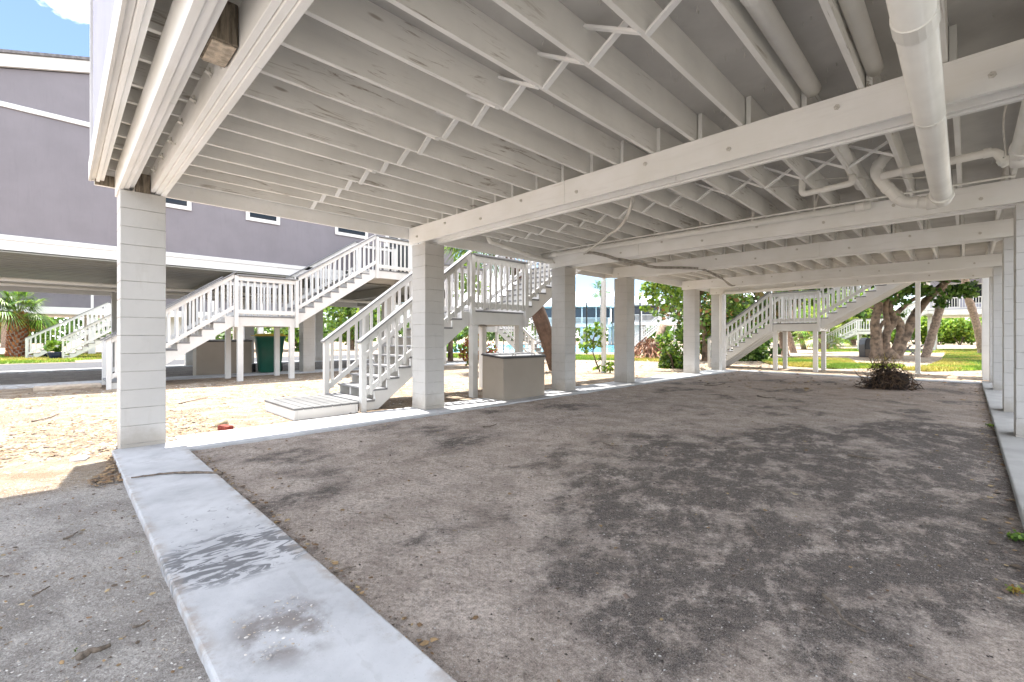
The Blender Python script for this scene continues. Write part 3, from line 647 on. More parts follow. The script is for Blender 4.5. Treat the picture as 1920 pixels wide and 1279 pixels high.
for k, (px, py, dx, dy, lb) in enumerate(((905, 800, 26, -5, 'thin twig on the earth near the second pillar'), (1130, 830, 30, 6, 'thin twig on the middle of the earth floor, short of the far edge'), (1420, 742, 34, 3, 'long dark twig on the earth well in front of the shaded staircase'), (1320, 722, 40, -3, 'dark twig near the fifth pillar at the far left edge of the earth'), (120, 1010, 24, -12, 'bent twig on grey sand left of the walkway, upper one'), (250, 1175, 26, -9, 'bent twig on grey sand just left of the walkway'), (720, 965, 18, 9, 'tiny twig right of the walkway, in the paler earth'), (60, 790, 50, -14, 'brown branch on the sunlit sand at the left edge'))):
    a_, b_, c_ = gp(px, py, .012), gp(px+dx*.5, py+dy*.5+2, .018), gp(px+dx, py+dy, .012); stick([a_, b_, c_], .004+.0009*(a_-Vector((0, 0, 0))).length, lb, 'twig', 20+k, 'twig')
# shell chips, leaf litter and grit: countless small bits
def chips(name, n, xr, yr, smin, smax, cols, m, zf, flat_=.35, leaf=False, seed=0, mask=None, parent=None):
    R = np.random.RandomState(seed); x = R.uniform(*xr, n*2); y = R.uniform(*yr, n*2)
    if mask is not None: k = mask(x, y, R); x, y = x[k], y[k]
    x, y = x[:n], y[:n]; n = len(x); z = np.array([hgt(a, b_) for a, b_ in zip(x, y)])+zf
    s = smin+(smax-smin)*R.rand(n)**2.5; a = R.rand(n)*2*PI; asp = .45+.5*R.rand(n)
    base = np.array([(-1, -.4, 0), (-.2, -1, 0), (1, -.3, 0), (.5, 1, 0), (-.7, .8, 0), (0, 0, 1)]); V = np.zeros((n, 6, 3))
    j = 1+.3*(R.rand(n, 6)-.5)
    ux = base[None, :, 0]*j*s[:, None]; uy = base[None, :, 1]*j*s[:, None]*asp[:, None]
    V[:, :, 0] = x[:, None]+ux*np.cos(a)[:, None]-uy*np.sin(a)[:, None]; V[:, :, 1] = y[:, None]+ux*np.sin(a)[:, None]+uy*np.cos(a)[:, None]
    V[:, :, 2] = z[:, None]+base[None, :, 2]*s[:, None]*flat_+(R.rand(n, 6)*s[:, None]*(.5 if leaf else .12))
    tri = np.array([(0, 1, 5), (1, 2, 5), (2, 3, 5), (3, 4, 5), (4, 0, 5)]); Fq = (np.arange(n)[:, None, None]*6+tri[None]).reshape(-1, 3)
    cc = np.array(cols)[R.randint(len(cols), size=n)]*(.75+.4*R.rand(n, 1)); o = npmesh(name, V.reshape(-1, 3), Fq, M[m], np.repeat(cc, 5, 0)); return tag(o, kind='stuff')
shellc = [(.55, .52, .48), (.42, .39, .36), (.45, .38, .30), (.32, .30, .28), (.62, .60, .57)]
litc = [(.20, .12, .06), (.30, .20, .10), (.11, .08, .055), (.36, .27, .14), (.15, .11, .09)]
offslab = lambda x, y: ~((y > .38) & (y < 1.03) & (x > -6.65))
notleft = lambda x, y: ~((x < -6.08) & (x > -7.02) & (y > .9))
chips('shell_chips', 18000, (-6.1, .3), (1.0, 7), .0016, .0065, shellc, 'litter', .001, seed=1)
chips('shell_chips', 16000, (-5.9, -1.0), (-.9, .42), .0016, .007, shellc, 'litter', .001, seed=2, mask=lambda x, y, R: (y < .38))
chips('shell_chips', 6000, (-15, -6.1), (-1, 9), .006, .03, shellc+[(.40, .28, .15)], 'litter', .001, seed=3, mask=lambda x, y, R: notleft(x, y) & offslab(x, y))
chips('gravel', 12000, (-14, -6.65), (-1.2, 6), .004, .017, [(.10, .075, .05), (.15, .11, .075), (.22, .17, .12), (.07, .055, .04), (.32, .28, .22)], 'litter', .001, .5, seed=16, mask=lambda x, y, R: notleft(x, y) & offslab(x, y) & (R.rand(len(x)) < np.clip(1.3-.18*np.abs(y-1.2), .15, 1)))
chips('leaf_litter', 2600, (-16, -7.05), (-1.5, 12), .010, .045, litc, 'litter', .002, .2, True, 4)
chips('leaf_litter', 1500, (-9.5, -6.65), (-.5, 1.6), .008, .035, litc+[(.45, .30, .12)], 'litter', .002, .2, True, 5)
chips('leaf_litter', 1500, (-6.1, .25), (1.1, 18), .006, .022, litc, 'litter', .002, .25, True, 6)
chips('leaf_litter', 260, (-6.0, .2), (12, 18.5), .02, .07, litc, 'litter', .002, .25, True, 7)
chips('leaf_litter', 380, (-6.5, -1.5), (.995, 1.12), .005, .022, litc, 'litter', .004, .3, True, 8)
chips('leaf_litter', 420, (-6.4, -5.2), (.16, .40), .008, .03, litc[:3], 'litter', .01, .3, True, 9, mask=lambda x, y, R: (y > .40-.05-.17*np.exp(-((x+5.35)/.35)**2)))
chips('soil_clods', 5000, (-6.1, .25), (1.05, 9), .002, .009, [(.07, .055, .045), (.11, .085, .07), (.045, .035, .03)], 'litter', .001, .5, True, 15)
chips('leaf_litter', 900, (-5.8, -1.2), (-.9, .38), .004, .016, litc, 'litter', .002, .2, True, 10)
chips('leaf_litter', 260, (.1, .30), (3, 16), .01, .03, litc, 'litter', .004, .3, True, 11)
chips('shell_chips', 260, (-2.25, -1.85), (.5, .82), .002, .009, shellc, 'litter', .0505, seed=12, mask=lambda x, y, R: R.rand(len(x)) < .5)
chips('leaf_litter', 1500, (-9, 3), (18.4, 32), .02, .09, litc+[(.5, .42, .3)], 'litter', .002, .2, True, 13)
chips('leaf_litter', 900, (-14, -7.2), (11, 26), .02, .07, litc+[(.5, .42, .3)], 'litter', .002, .2, True, 14)

# ------------------------------------------------------------------ plants
def quads(C, A, B):       # leaf quads: centre, half-axes
    V = np.stack([C-A, C+B*.75-A*.1, C+A, C-B*.75+A*.1], 1).reshape(-1, 3); return V, np.arange(len(V)).reshape(-1, 4)
def leafcloud(lumps, n, size, cols, seed=0, droop=.3, shell=.55):
    R = np.random.RandomState(seed); Cs = []; w = np.array([l[3]*l[4]*l[5] for l in lumps])**.67; w /= w.sum()
    for l, k in zip(lumps, (w*n).astype(int)+1):
        d = R.normal(size=(k, 3)); d /= np.linalg.norm(d, axis=1)[:, None]; r = shell+(1-shell)*R.rand(k, 1)**.6; r *= 1+.16*R.normal(size=(k, 1))
        Cs.append(np.array(l[:3])+d*r*np.array(l[3:6]))
    C = np.vstack(Cs); n = len(C); A = R.normal(size=(n, 3)); A[:, 2] -= droop; A /= np.linalg.norm(A, axis=1)[:, None]
    B = np.cross(A, R.normal(size=(n, 3))); B /= np.linalg.norm(B, axis=1)[:, None]; s = size*(.6+.7*R.rand(n, 1))
    V, Fq = quads(C, A*s, B*s); cc = np.array(cols)[R.randint(len(cols), size=n)]*(.7+.55*R.rand(n, 1)); return V, Fq, cc
GREEN = [(.055, .115, .018), (.085, .16, .025), (.04, .085, .014), (.12, .20, .03)]
LIME = [(.22, .34, .03), (.16, .28, .03), (.30, .40, .05), (.10, .20, .025)]
def lump_set(cx, cy, cz, rx, ry, rz, n, seed, f=.42):
    r = random.Random(seed); o = []
    for k in range(n):
        a = r.uniform(0, 2*PI); u = r.uniform(-1, 1); q = math.sqrt(1-u*u); s = r.uniform(.55, .95)
        o.append((cx+rx*s*q*math.cos(a), cy+ry*s*q*math.sin(a), cz+rz*s*u, rx*f*r.uniform(.6, 1.2), ry*f*r.uniform(.6, 1.2), rz*f*r.uniform(.5, 1.1)))
    return o
def bush(loc, rx, rz, n, size, cols, label, name='bush', cat='bush', seed=0, group=None, stems=5, lift=.5):
    t = thing(name, loc, label, cat, group)
    V, Fq, cc = leafcloud(lump_set(0, 0, rz*lift+rz*.55, rx, rx, rz*.62, 14, seed), n, size, cols, seed); npmesh('foliage', V, Fq, M['leaf'], cc, t)
    mb = MB(); r = random.Random(seed)
    for k in range(stems):
        a = r.uniform(0, 6.3); e = Vector((math.cos(a)*rx*.5, math.sin(a)*rx*.5, rz*(lift+.5))); mb.tube([(math.cos(a)*.05, math.sin(a)*.05, -.05), e*.5+Vector((0, 0, .1)), e], [.03*rx+.01, .02*rx+.008, .008], 6)
    mb.build('stems', M['bark'], t, smooth=True); return t
def tree(loc, h, cr, label, seed=0, n=5000, size=.16, cols=GREEN, name='broadleaf_tree', group=None, trunk=.16, flat_=.75, lumps=26):
    t = thing(name, loc, label, 'tree', group); r = random.Random(seed); mb = MB(); top = Vector((r.uniform(-.3, .3), r.uniform(-.3, .3), h-cr*.9))
    mb.tube([(0, 0, -.1), (trunk*.3, 0, h*.2), top*.6, top], [trunk*1.35, trunk, trunk*.8, trunk*.6], 10, wob=.35)
    for k in range(7):
        a = 2*PI*k/7+r.uniform(-.3, .3); e = top+Vector((math.cos(a)*cr*.65, math.sin(a)*cr*.65, cr*r.uniform(.1, .9))); mb.tube([top*.9, (top+e)/2+Vector((0, 0, .1)), e], [trunk*.55, trunk*.35, trunk*.12], 7)
    mb.build('trunk', M['bark'], t, smooth=True)
    V, Fq, cc = leafcloud(lump_set(0, 0, h-cr*flat_, cr, cr, cr*flat_, lumps, seed), n, size, cols, seed); npmesh('crown', V, Fq, M['leaf'], cc, t); return t
# fan palm frond: petiole and a folded fan of blades
def fan_frond(mb, base, dirv, L, R_, cols, r, droop=.5, c=None):
    d = Vector(dirv).normalized(); up = Vector((0, 0, 1)); sd = d.cross(up); sd.normalize(); u = sd.cross(d)
    p1 = base+d*L*.55; p2 = base+d*L-up*L*.12*droop
    mb.tube([base, p1, p2], [.022, .016, .012], 5, c=(.16, .22, .05))
    dd = (d-up*.3*droop).normalized(); n = 34
    for k in range(n):
        a = (k/(n-1)-.5)*4.6; q = (dd*math.cos(a)+sd*math.sin(a)).normalized(); ln = R_*(1-.18*abs(a)/2.3)*r.uniform(.9, 1.08)
        tip = p2+q*ln-up*(ln*.35*droop+r.uniform(0, .12)); mid = p2+q*ln*.55+u*.02; wd = (q.cross(up)); wd = wd.normalized()*R_*.026 if wd.length > .05 else sd*R_*.026
        cc = r.choice(cols); cc = tuple(x*r.uniform(.8, 1.25) for x in cc)
        mb.face([p2, mid+wd, tip, mid-wd], cc)
def fan_palm(loc, pts, r0, r1, label, nf=26, L=1.1, R_=.85, booted=False, seed=0, cols=LIME, group=None, droop=.5):
    t = thing('palm_tree', loc, label, 'palm tree', group); r = random.Random(seed); S = spline([Vector(p) for p in pts], 8); n = len(S)
    MB().tube(S, [(r0+(r1-r0)*i/(n-1))*(1+.06*math.sin(i*2.1)) for i in range(n)], 14, wob=.12, ph=seed).build('trunk', M['palmbark'], t, smooth=True)
    if booted:
        mb = MB()
        for k in range(230):
            u = (k/230)**1.0; i = min(n-2, int(u*(n-1))); p = S[i].lerp(S[i+1], u*(n-1)-i); a = k*2.4; rr = r0+(r1-r0)*u; d = Vector((math.cos(a), math.sin(a), 0))
            q = p+d*rr*.95; col = r.choice([(.9, .55, .4), (1, .75, .55), (.5, .3, .22), (1.2, 1, .8)]); mb.obox(q-Vector((0, 0, .05)), q+d*.10+Vector((0, 0, .13)), .11, .03, tuple(d), col)
        mb.build('leaf_boots', M['boot'], t)
    top = S[-1]; mb = MB()
    for k in range(nf):
        a = k*2.4; el = r.uniform(-.5, 1.2) if k > 4 else 1.2; d = Vector((math.cos(a)*math.cos(el), math.sin(a)*math.cos(el), math.sin(el)))
        fan_frond(mb, top, d, L*r.uniform(.8, 1.15), R_*r.uniform(.85, 1.1), cols, r, droop*(1.3-el*.5))
    mb.build('fronds', M['leaf'], t); return t

# big sea grape with several trunks, right of centre
D0 = 27.0; bt = gp(1672, 672); D0 = 27.2
t = thing('sea_grape_tree', bt, 'large tree with many pale twisted trunks growing beyond the far end of the house', 'tree')
rel = lambda px, py, d=D0: at(px, py, d)-bt
mb = MB()
def limb(pts, r0, r1, wob=.35, ph=0):
    S = spline([rel(*p) for p in pts], 7); n = len(S); mb.tube(S, [(r0+(r1-r0)*i/(n-1))*.86*(1+.03*math.sin(i*1.1+ph)) for i in range(n)], 14, wob=wob*.8, ph=ph)
limb([(1640, 676), (1642, 640), (1641, 600), (1650, 560), (1655, 500)], .33, .20, ph=1)
limb([(1656, 674), (1660, 640), (1664, 610), (1660, 575), (1668, 540), (1660, 480)], .22, .14, ph=2)
limb([(1668, 676), (1660, 650), (1663, 625), (1676, 600), (1668, 575), (1690, 545), (1700, 480)], .30, .16, ph=3)
limb([(1678, 676), (1690, 645), (1705, 615), (1716, 590), (1732, 570), (1755, 545), (1790, 515), (1830, 470)], .36, .15, ph=4)
limb([(1672, 672), (1684, 640), (1690, 610), (1682, 590), (1700, 570), (1715, 560), (1740, 550)], .24, .10, ph=5)
limb([(1652, 672), (1650, 640), (1652, 610), (1680, 585), (1710, 562)], .18, .07, ph=6)
limb([(1676, 668), (1690, 640), (1688, 620), (1680, 598)], .26, .2, ph=7)
limb([(1640, 580), (1620, 570), (1605, 560), (1590, 560)], .08, .03, ph=8)
mb.tube([rel(1640, 690), rel(1665, 672), rel(1688, 686)], [.3, .55, .3], 12, wob=.5)
mb.build('trunk', M['bark'], t, smooth=True)
V, Fq, cc = leafcloud(lump_set(.3, .5, 7.2, 6.3, 6.0, 3.0, 48, 4, .34)+lump_set(-.5, -1.0, 5.0, 5.6, 4.5, .9, 16, 5, .16), 15000, .21, GREEN, 4); npmesh('crown', V, Fq, M['leaf'], cc, t)
lm = []
for px, py, rr in ((1600, 575, .45), (1580, 590, .4), (1615, 590, .4), (1645, 558, .5), (1700, 545, .6), (1690, 566, .4), (1740, 545, .5), (1765, 560, .45), (1790, 545, .5), (1765, 572, .35), (1815, 552, .45), (1810, 540, .6), (1566, 600, .25), (1722, 545, .5), (1672, 552, .5), (1690, 590, .2)):
    q = rel(px, py, 25.5); lm.append((q.x, q.y, q.z, rr, rr, rr*.65))
V, Fq, cc = leafcloud(lm, 1300, .12, GREEN+[(.10, .22, .03)], 6, shell=.1); npmesh('low_leaves', V, Fq, M['leaf'], cc, t)

# leaning palms
def lean_palm(pts, d, r0, r1, label, seed, h=8.5):
    r0 *= .82; r1 *= .82
    b0 = at(*pts[0], d); b0.z = 0; P_ = [at(px, py, d)-b0 for px, py in pts]; P_[0] = Vector((0, 0, -.1)); dr = (P_[-1]-P_[-2]).normalized(); P_.append(P_[-1]+dr*(h-P_[-1].z)*.5+Vector((0, 0, .6))); P_.append(P_[-1]+Vector((dr.x*.3, dr.y*.3, h-P_[-1].z)))
    return fan_palm(b0, P_, r0, r1, label, seed=seed, cols=GREEN+LIME[:1])
lean_palm([(1734, 668), (1744, 640), (1753, 610), (1764, 570), (1768, 540)], 28.5, .30, .22, 'palm with a slim pinkish trunk leaning right, just right of the big twisted tree', 1)
lean_palm([(1842, 663), (1835, 625), (1826, 590), (1816, 560), (1812, 540)], 33, .28, .26, 'palm trunk leaning left in front of the raised house at the far right', 2)
lean_palm([(1852, 668), (1851, 600), (1849, 540)], 30, .22, .2, 'upright pale palm trunk at the right edge beside the last pillars', 3)
lean_palm([(1473, 667), (1468, 640), (1466, 615), (1462, 560)], 31, .30, .24, 'stout palm trunk behind the shaded staircase, left one of the pair', 4)
lean_palm([(1489, 661), (1482, 640), (1476, 615), (1474, 560)], 37, .30, .24, 'stout palm trunk behind the shaded staircase, right one of the pair', 5)
lean_palm([(1508, 650), (1500, 628), (1492, 612), (1486, 580)], 48, .30, .2, 'thin curved palm trunk far behind the shaded staircase', 6)
fan_palm(gp(1543, 656), [(0, 0, 0), (-.1, .1, .8), (-.3, .2, 1.5)], .5, .3, 'short stout palm with yellow-green fronds behind the shaded staircase', nf=26, L=1.6, R_=1.5, seed=7, cols=LIME+[(.42, .34, .06)])
b0 = at(1127, 545, 55); hh = b0.z; b0.z = 0
fan_palm(b0, [(0, 0, -.1), (.1, 0, 3), (0, .2, 6), (-.2, .2, hh)], .22, .2, 'tall palm by the pool with its small crown against the sky', nf=16, L=.9, R_=.9, seed=8, cols=GREEN)
# left palm under the neighbour's floor
b0 = gp(34, 671)
fan_palm(b0, [(0, 0, -.1), (.02, 0, .8), (.0, 0, 1.9), (0, 0, 2.75)], .50, .34, 'thick booted palm with bright green fronds on the lawn at the far left', nf=32, L=1.05, R_=1.1, booted=True, seed=9, cols=GREEN+LIME[:2], droop=.7)
b1 = gp(8, 652); fan_palm(b1, [(0, 0, -.1), (.2, 0, 2), (.3, 0, 4.2)], .3, .22, 'slim grey palm trunk at the left edge behind the booted palm', nf=14, L=1.0, R_=.9, seed=10, cols=GREEN)

# plants seen between the pillars
bush(gp(1266, 691), .80, 1.5, 2600, .075, LIME+GREEN, 'dense round bright green bush left of the fifth pillar', seed=21, lift=-.02)
# young sea grape: thin stem with big leaves
b0 = gp(1124, 698); t = thing('sea_grape_shrub', b0, 'young shrub with big round leaves on a thin crooked stem beside the thin white post', 'shrub')
q = lambda px, py: at(px, py, 16.3)-b0
mb = MB(); mb.tube([q(1125, 697), q(1118, 680), q(1112, 662), q(1112, 640), q(1116, 625)], [.03, .028, .022, .018, .012], 7, wob=.2)
for a, b_ in (((1113, 662), (1095, 648)), ((1113, 655), (1128, 640)), ((1112, 640), (1100, 628)), ((1118, 680), (1128, 672)), ((1112, 635), (1122, 620))): mb.tube([q(*a), q(*b_)], [.014, .006], 6)
mb.build('stem', M['bark'], t, smooth=True); lm = []
for px, py, rr in ((1093, 650, .18), (1100, 632, .2), (1104, 620, .2), (1118, 618, .22), (1126, 628, .2), (1128, 645, .16), (1112, 645, .2), (1100, 658, .13), (1127, 672, .12), (1121, 690, .10), (1118, 608, .12)):
    v_ = q(px, py); lm.append((v_.x, v_.y, v_.z, rr, rr, rr))
V, Fq, cc = leafcloud(lm, 260, .075, LIME, 3, shell=.0); npmesh('foliage', V, Fq, M['leaf'], cc, t)
bush(gp(1142, 700), .22, .35, 130, .05, LIME, 'little leafy seedling at the foot of the thin white post', 'seedling', 'seedling', 22, lift=.0)
# sea grape branch hanging in from above between the fourth and fifth pillars
b0 = at(1270, 560, 17.5); b0.z = 0; t = thing('sea_grape_tree', b0, 'bright lime-green leafy tree whose branches hang into view behind the fifth pillar', 'tree')
q = lambda px, py, d=17.5: at(px, py, d)-b0
mb = MB(); mb.tube([Vector((-.1, 1.3, -.1)), Vector((-.1, 1.25, 1.5)), Vector((0, 1.0, 3.3)), Vector((.2, .6, 4.6))], [.14, .11, .09, .05], 9, wob=.3)
for e in ((1215, 560), (1230, 582), (1250, 545), (1280, 580), (1255, 565)): mb.tube([Vector((.2, .6, 4.6)), (Vector((.2, .6, 4.6))+q(*e))/2+Vector((0, 0, .3)), q(*e)], [.045, .03, .01], 6)
mb.build('trunk', M['bark'], t, smooth=True); lm = []
for px, py, rr in ((1212, 540, .3), (1225, 550, .3), (1240, 540, .35), (1258, 545, .3), (1275, 550, .35), (1208, 553, .2), (1222, 566, .2), (1213, 578, .2), (1204, 579, .15), (1250, 568, .22), (1262, 562, .22), (1278, 565, .25), (1240, 528, .4), (1270, 530, .4), (1244, 574, .15), (1222, 535, .35), (1281, 575, .2)):
    v_ = q(px, py); lm.append((v_.x, v_.y, v_.z, rr, rr, rr*.8))
lm += lump_set(.2, .8, 5.2, 2.2, 2.2, 1.1, 12, 3, .3)
V, Fq, cc = leafcloud(lm, 2400, .085, LIME, 7, shell=.2); npmesh('crown', V, Fq, M['leaf'], cc, t)
# dense planting behind the last pillars and the shaded staircase
def at0(px, d): v_ = at(px, HY, d); v_.z = 0; return v_
tree(at0(1322, 24), 6.0, 2.4, 'leafy tree behind the fifth and sixth pillars', 31, 4200, .13, GREEN+[(.18, .26, .04), (.2, .1, .03)], trunk=.14, lumps=34, flat_=1.05)
tree(at0(1385, 30), 7.5, 3.0, 'dark tree with hanging dry fronds above the lower flight of the shaded staircase', 32, 5200, .17, GREEN+[(.22, .16, .07), (.16, .12, .06)], trunk=.2, lumps=36, flat_=1.0)
bush(at0(1395, 25), 1.35, 1.2, 1500, .12, GREEN+[(.14, .2, .04)], 'low dark shrub under the shaded staircase', seed=33, lift=-.05)
bush(at0(1345, 25), 1.0, 1.7, 1100, .12, GREEN+[(.3, .12, .03)], 'shrub with some orange leaves between the last two left pillars', seed=34, lift=-.05)
bush(at0(1425, 27), .9, 1.1, 800, .12, GREEN, 'green shrub right of the low dark one under the shaded staircase', seed=35, lift=-.05)
tree(at0(1560, 62), 9, 5, 'bright green tree glimpsed through the balusters of the shaded staircase', 36, 3500, .28, LIME, trunk=.25)
# uprooted stump: mass of dark roots with dry grass on top
b0 = gp(1664, 729); t = thing('uprooted_stump', b0, 'dark uprooted root ball with yellowing grass on top at the far end of the floor', 'stump'); t.scale = (.84, .84, 1.12)
r = random.Random(5); mb = MB(); R_ = 0.62
ax = Vector((_c, _s, 0)); ay = Vector((-_s, _c, 0))
for k in range(1300):
    a = r.uniform(0, 2*PI); el = r.uniform(-.1, 1.35); rad = r.uniform(.15, .60); c0 = ax*math.cos(a)*math.cos(el)*rad*1.25+ay*math.sin(a)*math.cos(el)*rad*.8+Vector((0, 0, math.sin(el)*rad*.95+.03))
    tdir = Vector((r.gauss(0, 1), r.gauss(0, 1), r.gauss(-.35, .8))).normalized(); ln = r.uniform(.12, .42); th = r.choice([.003, .004, .006, .012])
    m1 = c0+tdir*ln*.5+Vector((r.gauss(0, .03), r.gauss(0, .03), r.gauss(0, .03))); e = c0+tdir*ln; e.z = max(e.z, .01); m1.z = max(m1.z, .01)
    cc = r.choice([(.035, .022, .016), (.06, .035, .022), (.10, .06, .035), (.02, .014, .012), (.14, .09, .05)]); mb.tube([c0, m1, e], [th, th*.8, th*.3], 5, cap=False, c=cc)
mb.build('roots', M['dry'], t)
mb = MB()
for k in range(160):
    a = r.uniform(0, 2*PI); p = ax*math.cos(a)*r.uniform(0, .5)+ay*math.sin(a)*r.uniform(0, .35)+Vector((-.1, 0, r.uniform(.5, .66))); d = Vector((r.gauss(0, .7), r.gauss(0, .7), r.uniform(-.1, .7))).normalized()*r.uniform(.12, .3); wv_ = d.cross(Vector((0, 0, 1))).normalized()*.008
    mb.face([p-wv_, p+wv_, p+d], r.choice([(.30, .24, .06), (.22, .20, .05), (.40, .30, .10), (.16, .11, .05)]))
mb.build('dry_grass', M['dry'], t)
rk = MB(); rk.tube([(-.62*_c, -.62*_s, .04), (-.3*_c, -.3*_s, .16), (.1, .1, .2), (.45*_c, .45*_s, .12), (.62*_c, .62*_s, .04)], [.05, .16, .24, .17, .05], 10, wob=1.2, c=(.02, .014, .011)); rk.build('soil_core', M['dry'], t, smooth=True)
rock(gp(1672, 718), .09, 'rock', 'round stone resting against the front of the dark root ball', seed=12)
# heap of dead fronds
b0 = gp(1216, 673); t = thing('frond_heap', b0, 'reddish brown heap of dead palm roots and fronds on the lawn edge', 'frond heap')
mb = MB()
for k in range(700):
    a = r.uniform(0, 2*PI); u = r.random()**.6; p = Vector((math.cos(a)*1.35*u, math.sin(a)*1.2*u, max(.03, 1.35*(1-u**1.5)*r.uniform(.5, 1)))); d = Vector((p.x*.6+r.gauss(0, .3), p.y*.6+r.gauss(0, .3), -.7)).normalized()*r.uniform(.3, .8); wv_ = d.cross(Vector((r.gauss(0, 1), r.gauss(0, 1), .3))).normalized()*.03
    e = p+d; e.z = max(.02, e.z); mb.face([p-wv_, p+wv_, e], r.choice([(.26, .10, .06), (.18, .07, .045), (.34, .17, .10), (.12, .05, .035), (.40, .26, .18)]))
mb.build('fronds', M['dry'], t)
MB().tube([(0, 0, .1), (.4, .5, .9), (.55, .7, 2.0)], [.4, .3, .22], 10, wob=.4).build('broken_trunk', M['palmbark'], t, smooth=True)
# fallen brown trunk behind the near stair landing
b0 = at0(1030, 16.5); t = thing('leaning_palm', b0, 'brown shaggy palm trunk leaning behind the near staircase', 'palm tree'); q = lambda px, py, d=16.5: at(px, py, d)-b0
mb = MB(); mb.tube([q(1046, 690), q(1030, 635), q(1012, 590), q(985, 530), q(945, 478), q(915, 455)], [.30, .30, .28, .25, .2, .17], 14, wob=.4, c=(.10, .06, .04))
for k in range(420):
    u = r.random(); S = [q(1046, 690), q(1030, 635), q(1012, 590), q(985, 530), q(945, 478), q(915, 455)]; i = min(4, int(u*5)); p = S[i].lerp(S[i+1], u*5-i); d = Vector((r.gauss(0, 1), r.gauss(0, 1), -.8)).normalized(); p += d*.2; wv_ = d.cross(Vector((0, 1, .2))).normalized()*.03
    mb.face([p-wv_, p+wv_, p+d*r.uniform(.12, .4)], r.choice([(.13, .075, .045), (.20, .12, .07), (.08, .045, .03)]))
mb.build('trunk', M['dry'], t); 
for mb_ in (MB(),):
    top = q(905, 450)
    for k in range(22):
        a = k*2.4; el = r.uniform(-.8, 1.1); fan_frond(mb_, top, Vector((math.cos(a)*math.cos(el), math.sin(a)*math.cos(el), math.sin(el))), .9, .9, GREEN+LIME[:2], r, .7)
    mb_.build('fronds', M['leaf'], t)
bush(at0(888, 19), .55, 1.3, 500, .08, [(.26, .05, .04), (.30, .14, .03), (.10, .16, .03), (.35, .28, .05)], 'red and yellow croton shrub seen under the near staircase', seed=41, lift=-.05)
bush(at0(915, 21), .5, 1.2, 380, .08, [(.30, .05, .05), (.30, .14, .03), (.12, .16, .03)], 'red-leaved croton shrub behind the storage box', seed=42, lift=-.05)
tree(at0(845, 24), 6.2, 1.9, 'small bright green tree rising behind the second pillar', 43, 2200, .12, LIME, trunk=.12)
tree(at0(660, 46), 6.0, 3.0, 'green tree glimpsed under the taupe house right of the bin', 44, 2600, .22, LIME+GREEN, trunk=.2, flat_=.9)
bush(at0(545, 40), 1.8, 2.4, 1200, .18, LIME+GREEN, 'green shrub seen behind the wheeled bin', seed=45, lift=-.05)
bush(at0(845, 40), 1.6, 1.6, 900, .16, GREEN+LIME, 'round green shrub at the pool edge behind the near stair', seed=46, lift=-.05)

# potted plants by the far left stairs
for k, (px, py, s_, lb) in enumerate(((105, 674, 1.0, 'dark blue glazed pot with a leafy plant on the far lawn'), (92, 671, .8, 'smaller dark pot with a taller plant left of the blue one'))):
    b0 = gp(px, py); t = thing('potted_plant', b0, lb, 'potted plant'); mb = MB()
    mb.tube([(0, 0, 0), (0, 0, .1), (0, 0, .3*s_), (0, 0, .38*s_), (0, 0, .42*s_)], [.2*s_, .27*s_, .38*s_, .36*s_, .38*s_], 18); mb.build('pot', M['pot'], t, smooth=True)
    V, Fq, cc = leafcloud(lump_set(0, 0, (.75, 1.2)[k], .45, .45, (.35, .7)[k], 8, k), 260, .13, LIME, k, shell=.1); npmesh('foliage', V, Fq, M['leaf'], cc, t)

# ------------------------------------------------------------------ the taupe neighbour house
h2 = thing('neighbour_house', (-20, 4, 0), 'large taupe stilt house with white fascia boards and a gable roof on the left', 'house')
X2, Y2a, Y2b = -16.3, -4.0, 12.55
def p2(mb, nm, m, **k): return part(mb, nm, m, h2, **k)
sl_ = .31; rid = 4.3
def rz2(y): return 6.78+sl_*(8.3-abs(y-rid))
wl = MB(); wl.prism([(Y2a, 3.40), (Y2b, 3.40), (Y2b, rz2(Y2b)-.02), (rid, rz2(rid)-.02), (Y2a, rz2(Y2a)-.02)], -24.6, X2, 'x'); p2(wl, 'wall', M['siding'])
p2(MB().box(X2+.003, X2+.045, Y2a-.03, Y2b+.03, 3.36, 3.72), 'fascia_board', M['rail'], bevel=.004)
p2(MB().box(X2+.047, X2+.065, Y2a-.03, Y2b+.03, 3.60, 3.72), 'drip_board', M['rail'], bevel=.003)
p2(MB().box(-24.66, -24.603, Y2a-.03, Y2b+.03, 2.95, 3.72), 'fascia_board', M['rail'])
p2(MB().box(X2+.003, X2+.04, Y2a, Y2b, 6.78, 6.90), 'band_board', M['rail'], bevel=.003)
for s in (0, 1):
    ya, yb = (Y2a-.5, rid) if s == 0 else (rid, Y2b+.5)
    p2(MB().prism([(ya, rz2(ya)-.0), (yb, rz2(yb)-.0), (yb, rz2(yb)+.30), (ya, rz2(ya)+.30)], X2+.002, X2+.09, 'x'), 'rake_board', M['rail'])
    p2(MB().prism([(ya-.05, rz2(ya)+.302), (yb, rz2(yb)+.302), (yb, rz2(yb)+.37), (ya-.05, rz2(ya)+.37)], -25, X2+.14, 'x'), 'roof', M['shingle'])
for ya, yb in ((1.75, 2.78), (4.22, 5.24), (7.12, 8.40), (9.7, 10.8)):
    z0, z1 = 5.02, 6.35; f = MB(); a = .11
    f.box(X2+.002, X2+.04, ya, yb, z0, z0+a).box(X2+.002, X2+.04, ya, yb, z1-a, z1).box(X2+.002, X2+.038, ya, ya+a, z0+a, z1-a).box(X2+.002, X2+.038, yb-a, yb, z0+a, z1-a)
    fr = p2(f, 'window', M['rail'], bevel=.003); g_ = MB().box(X2+.004, X2+.02, ya+a, yb-a, z0+a, z1-a).build('pane', M['glass'], fr)
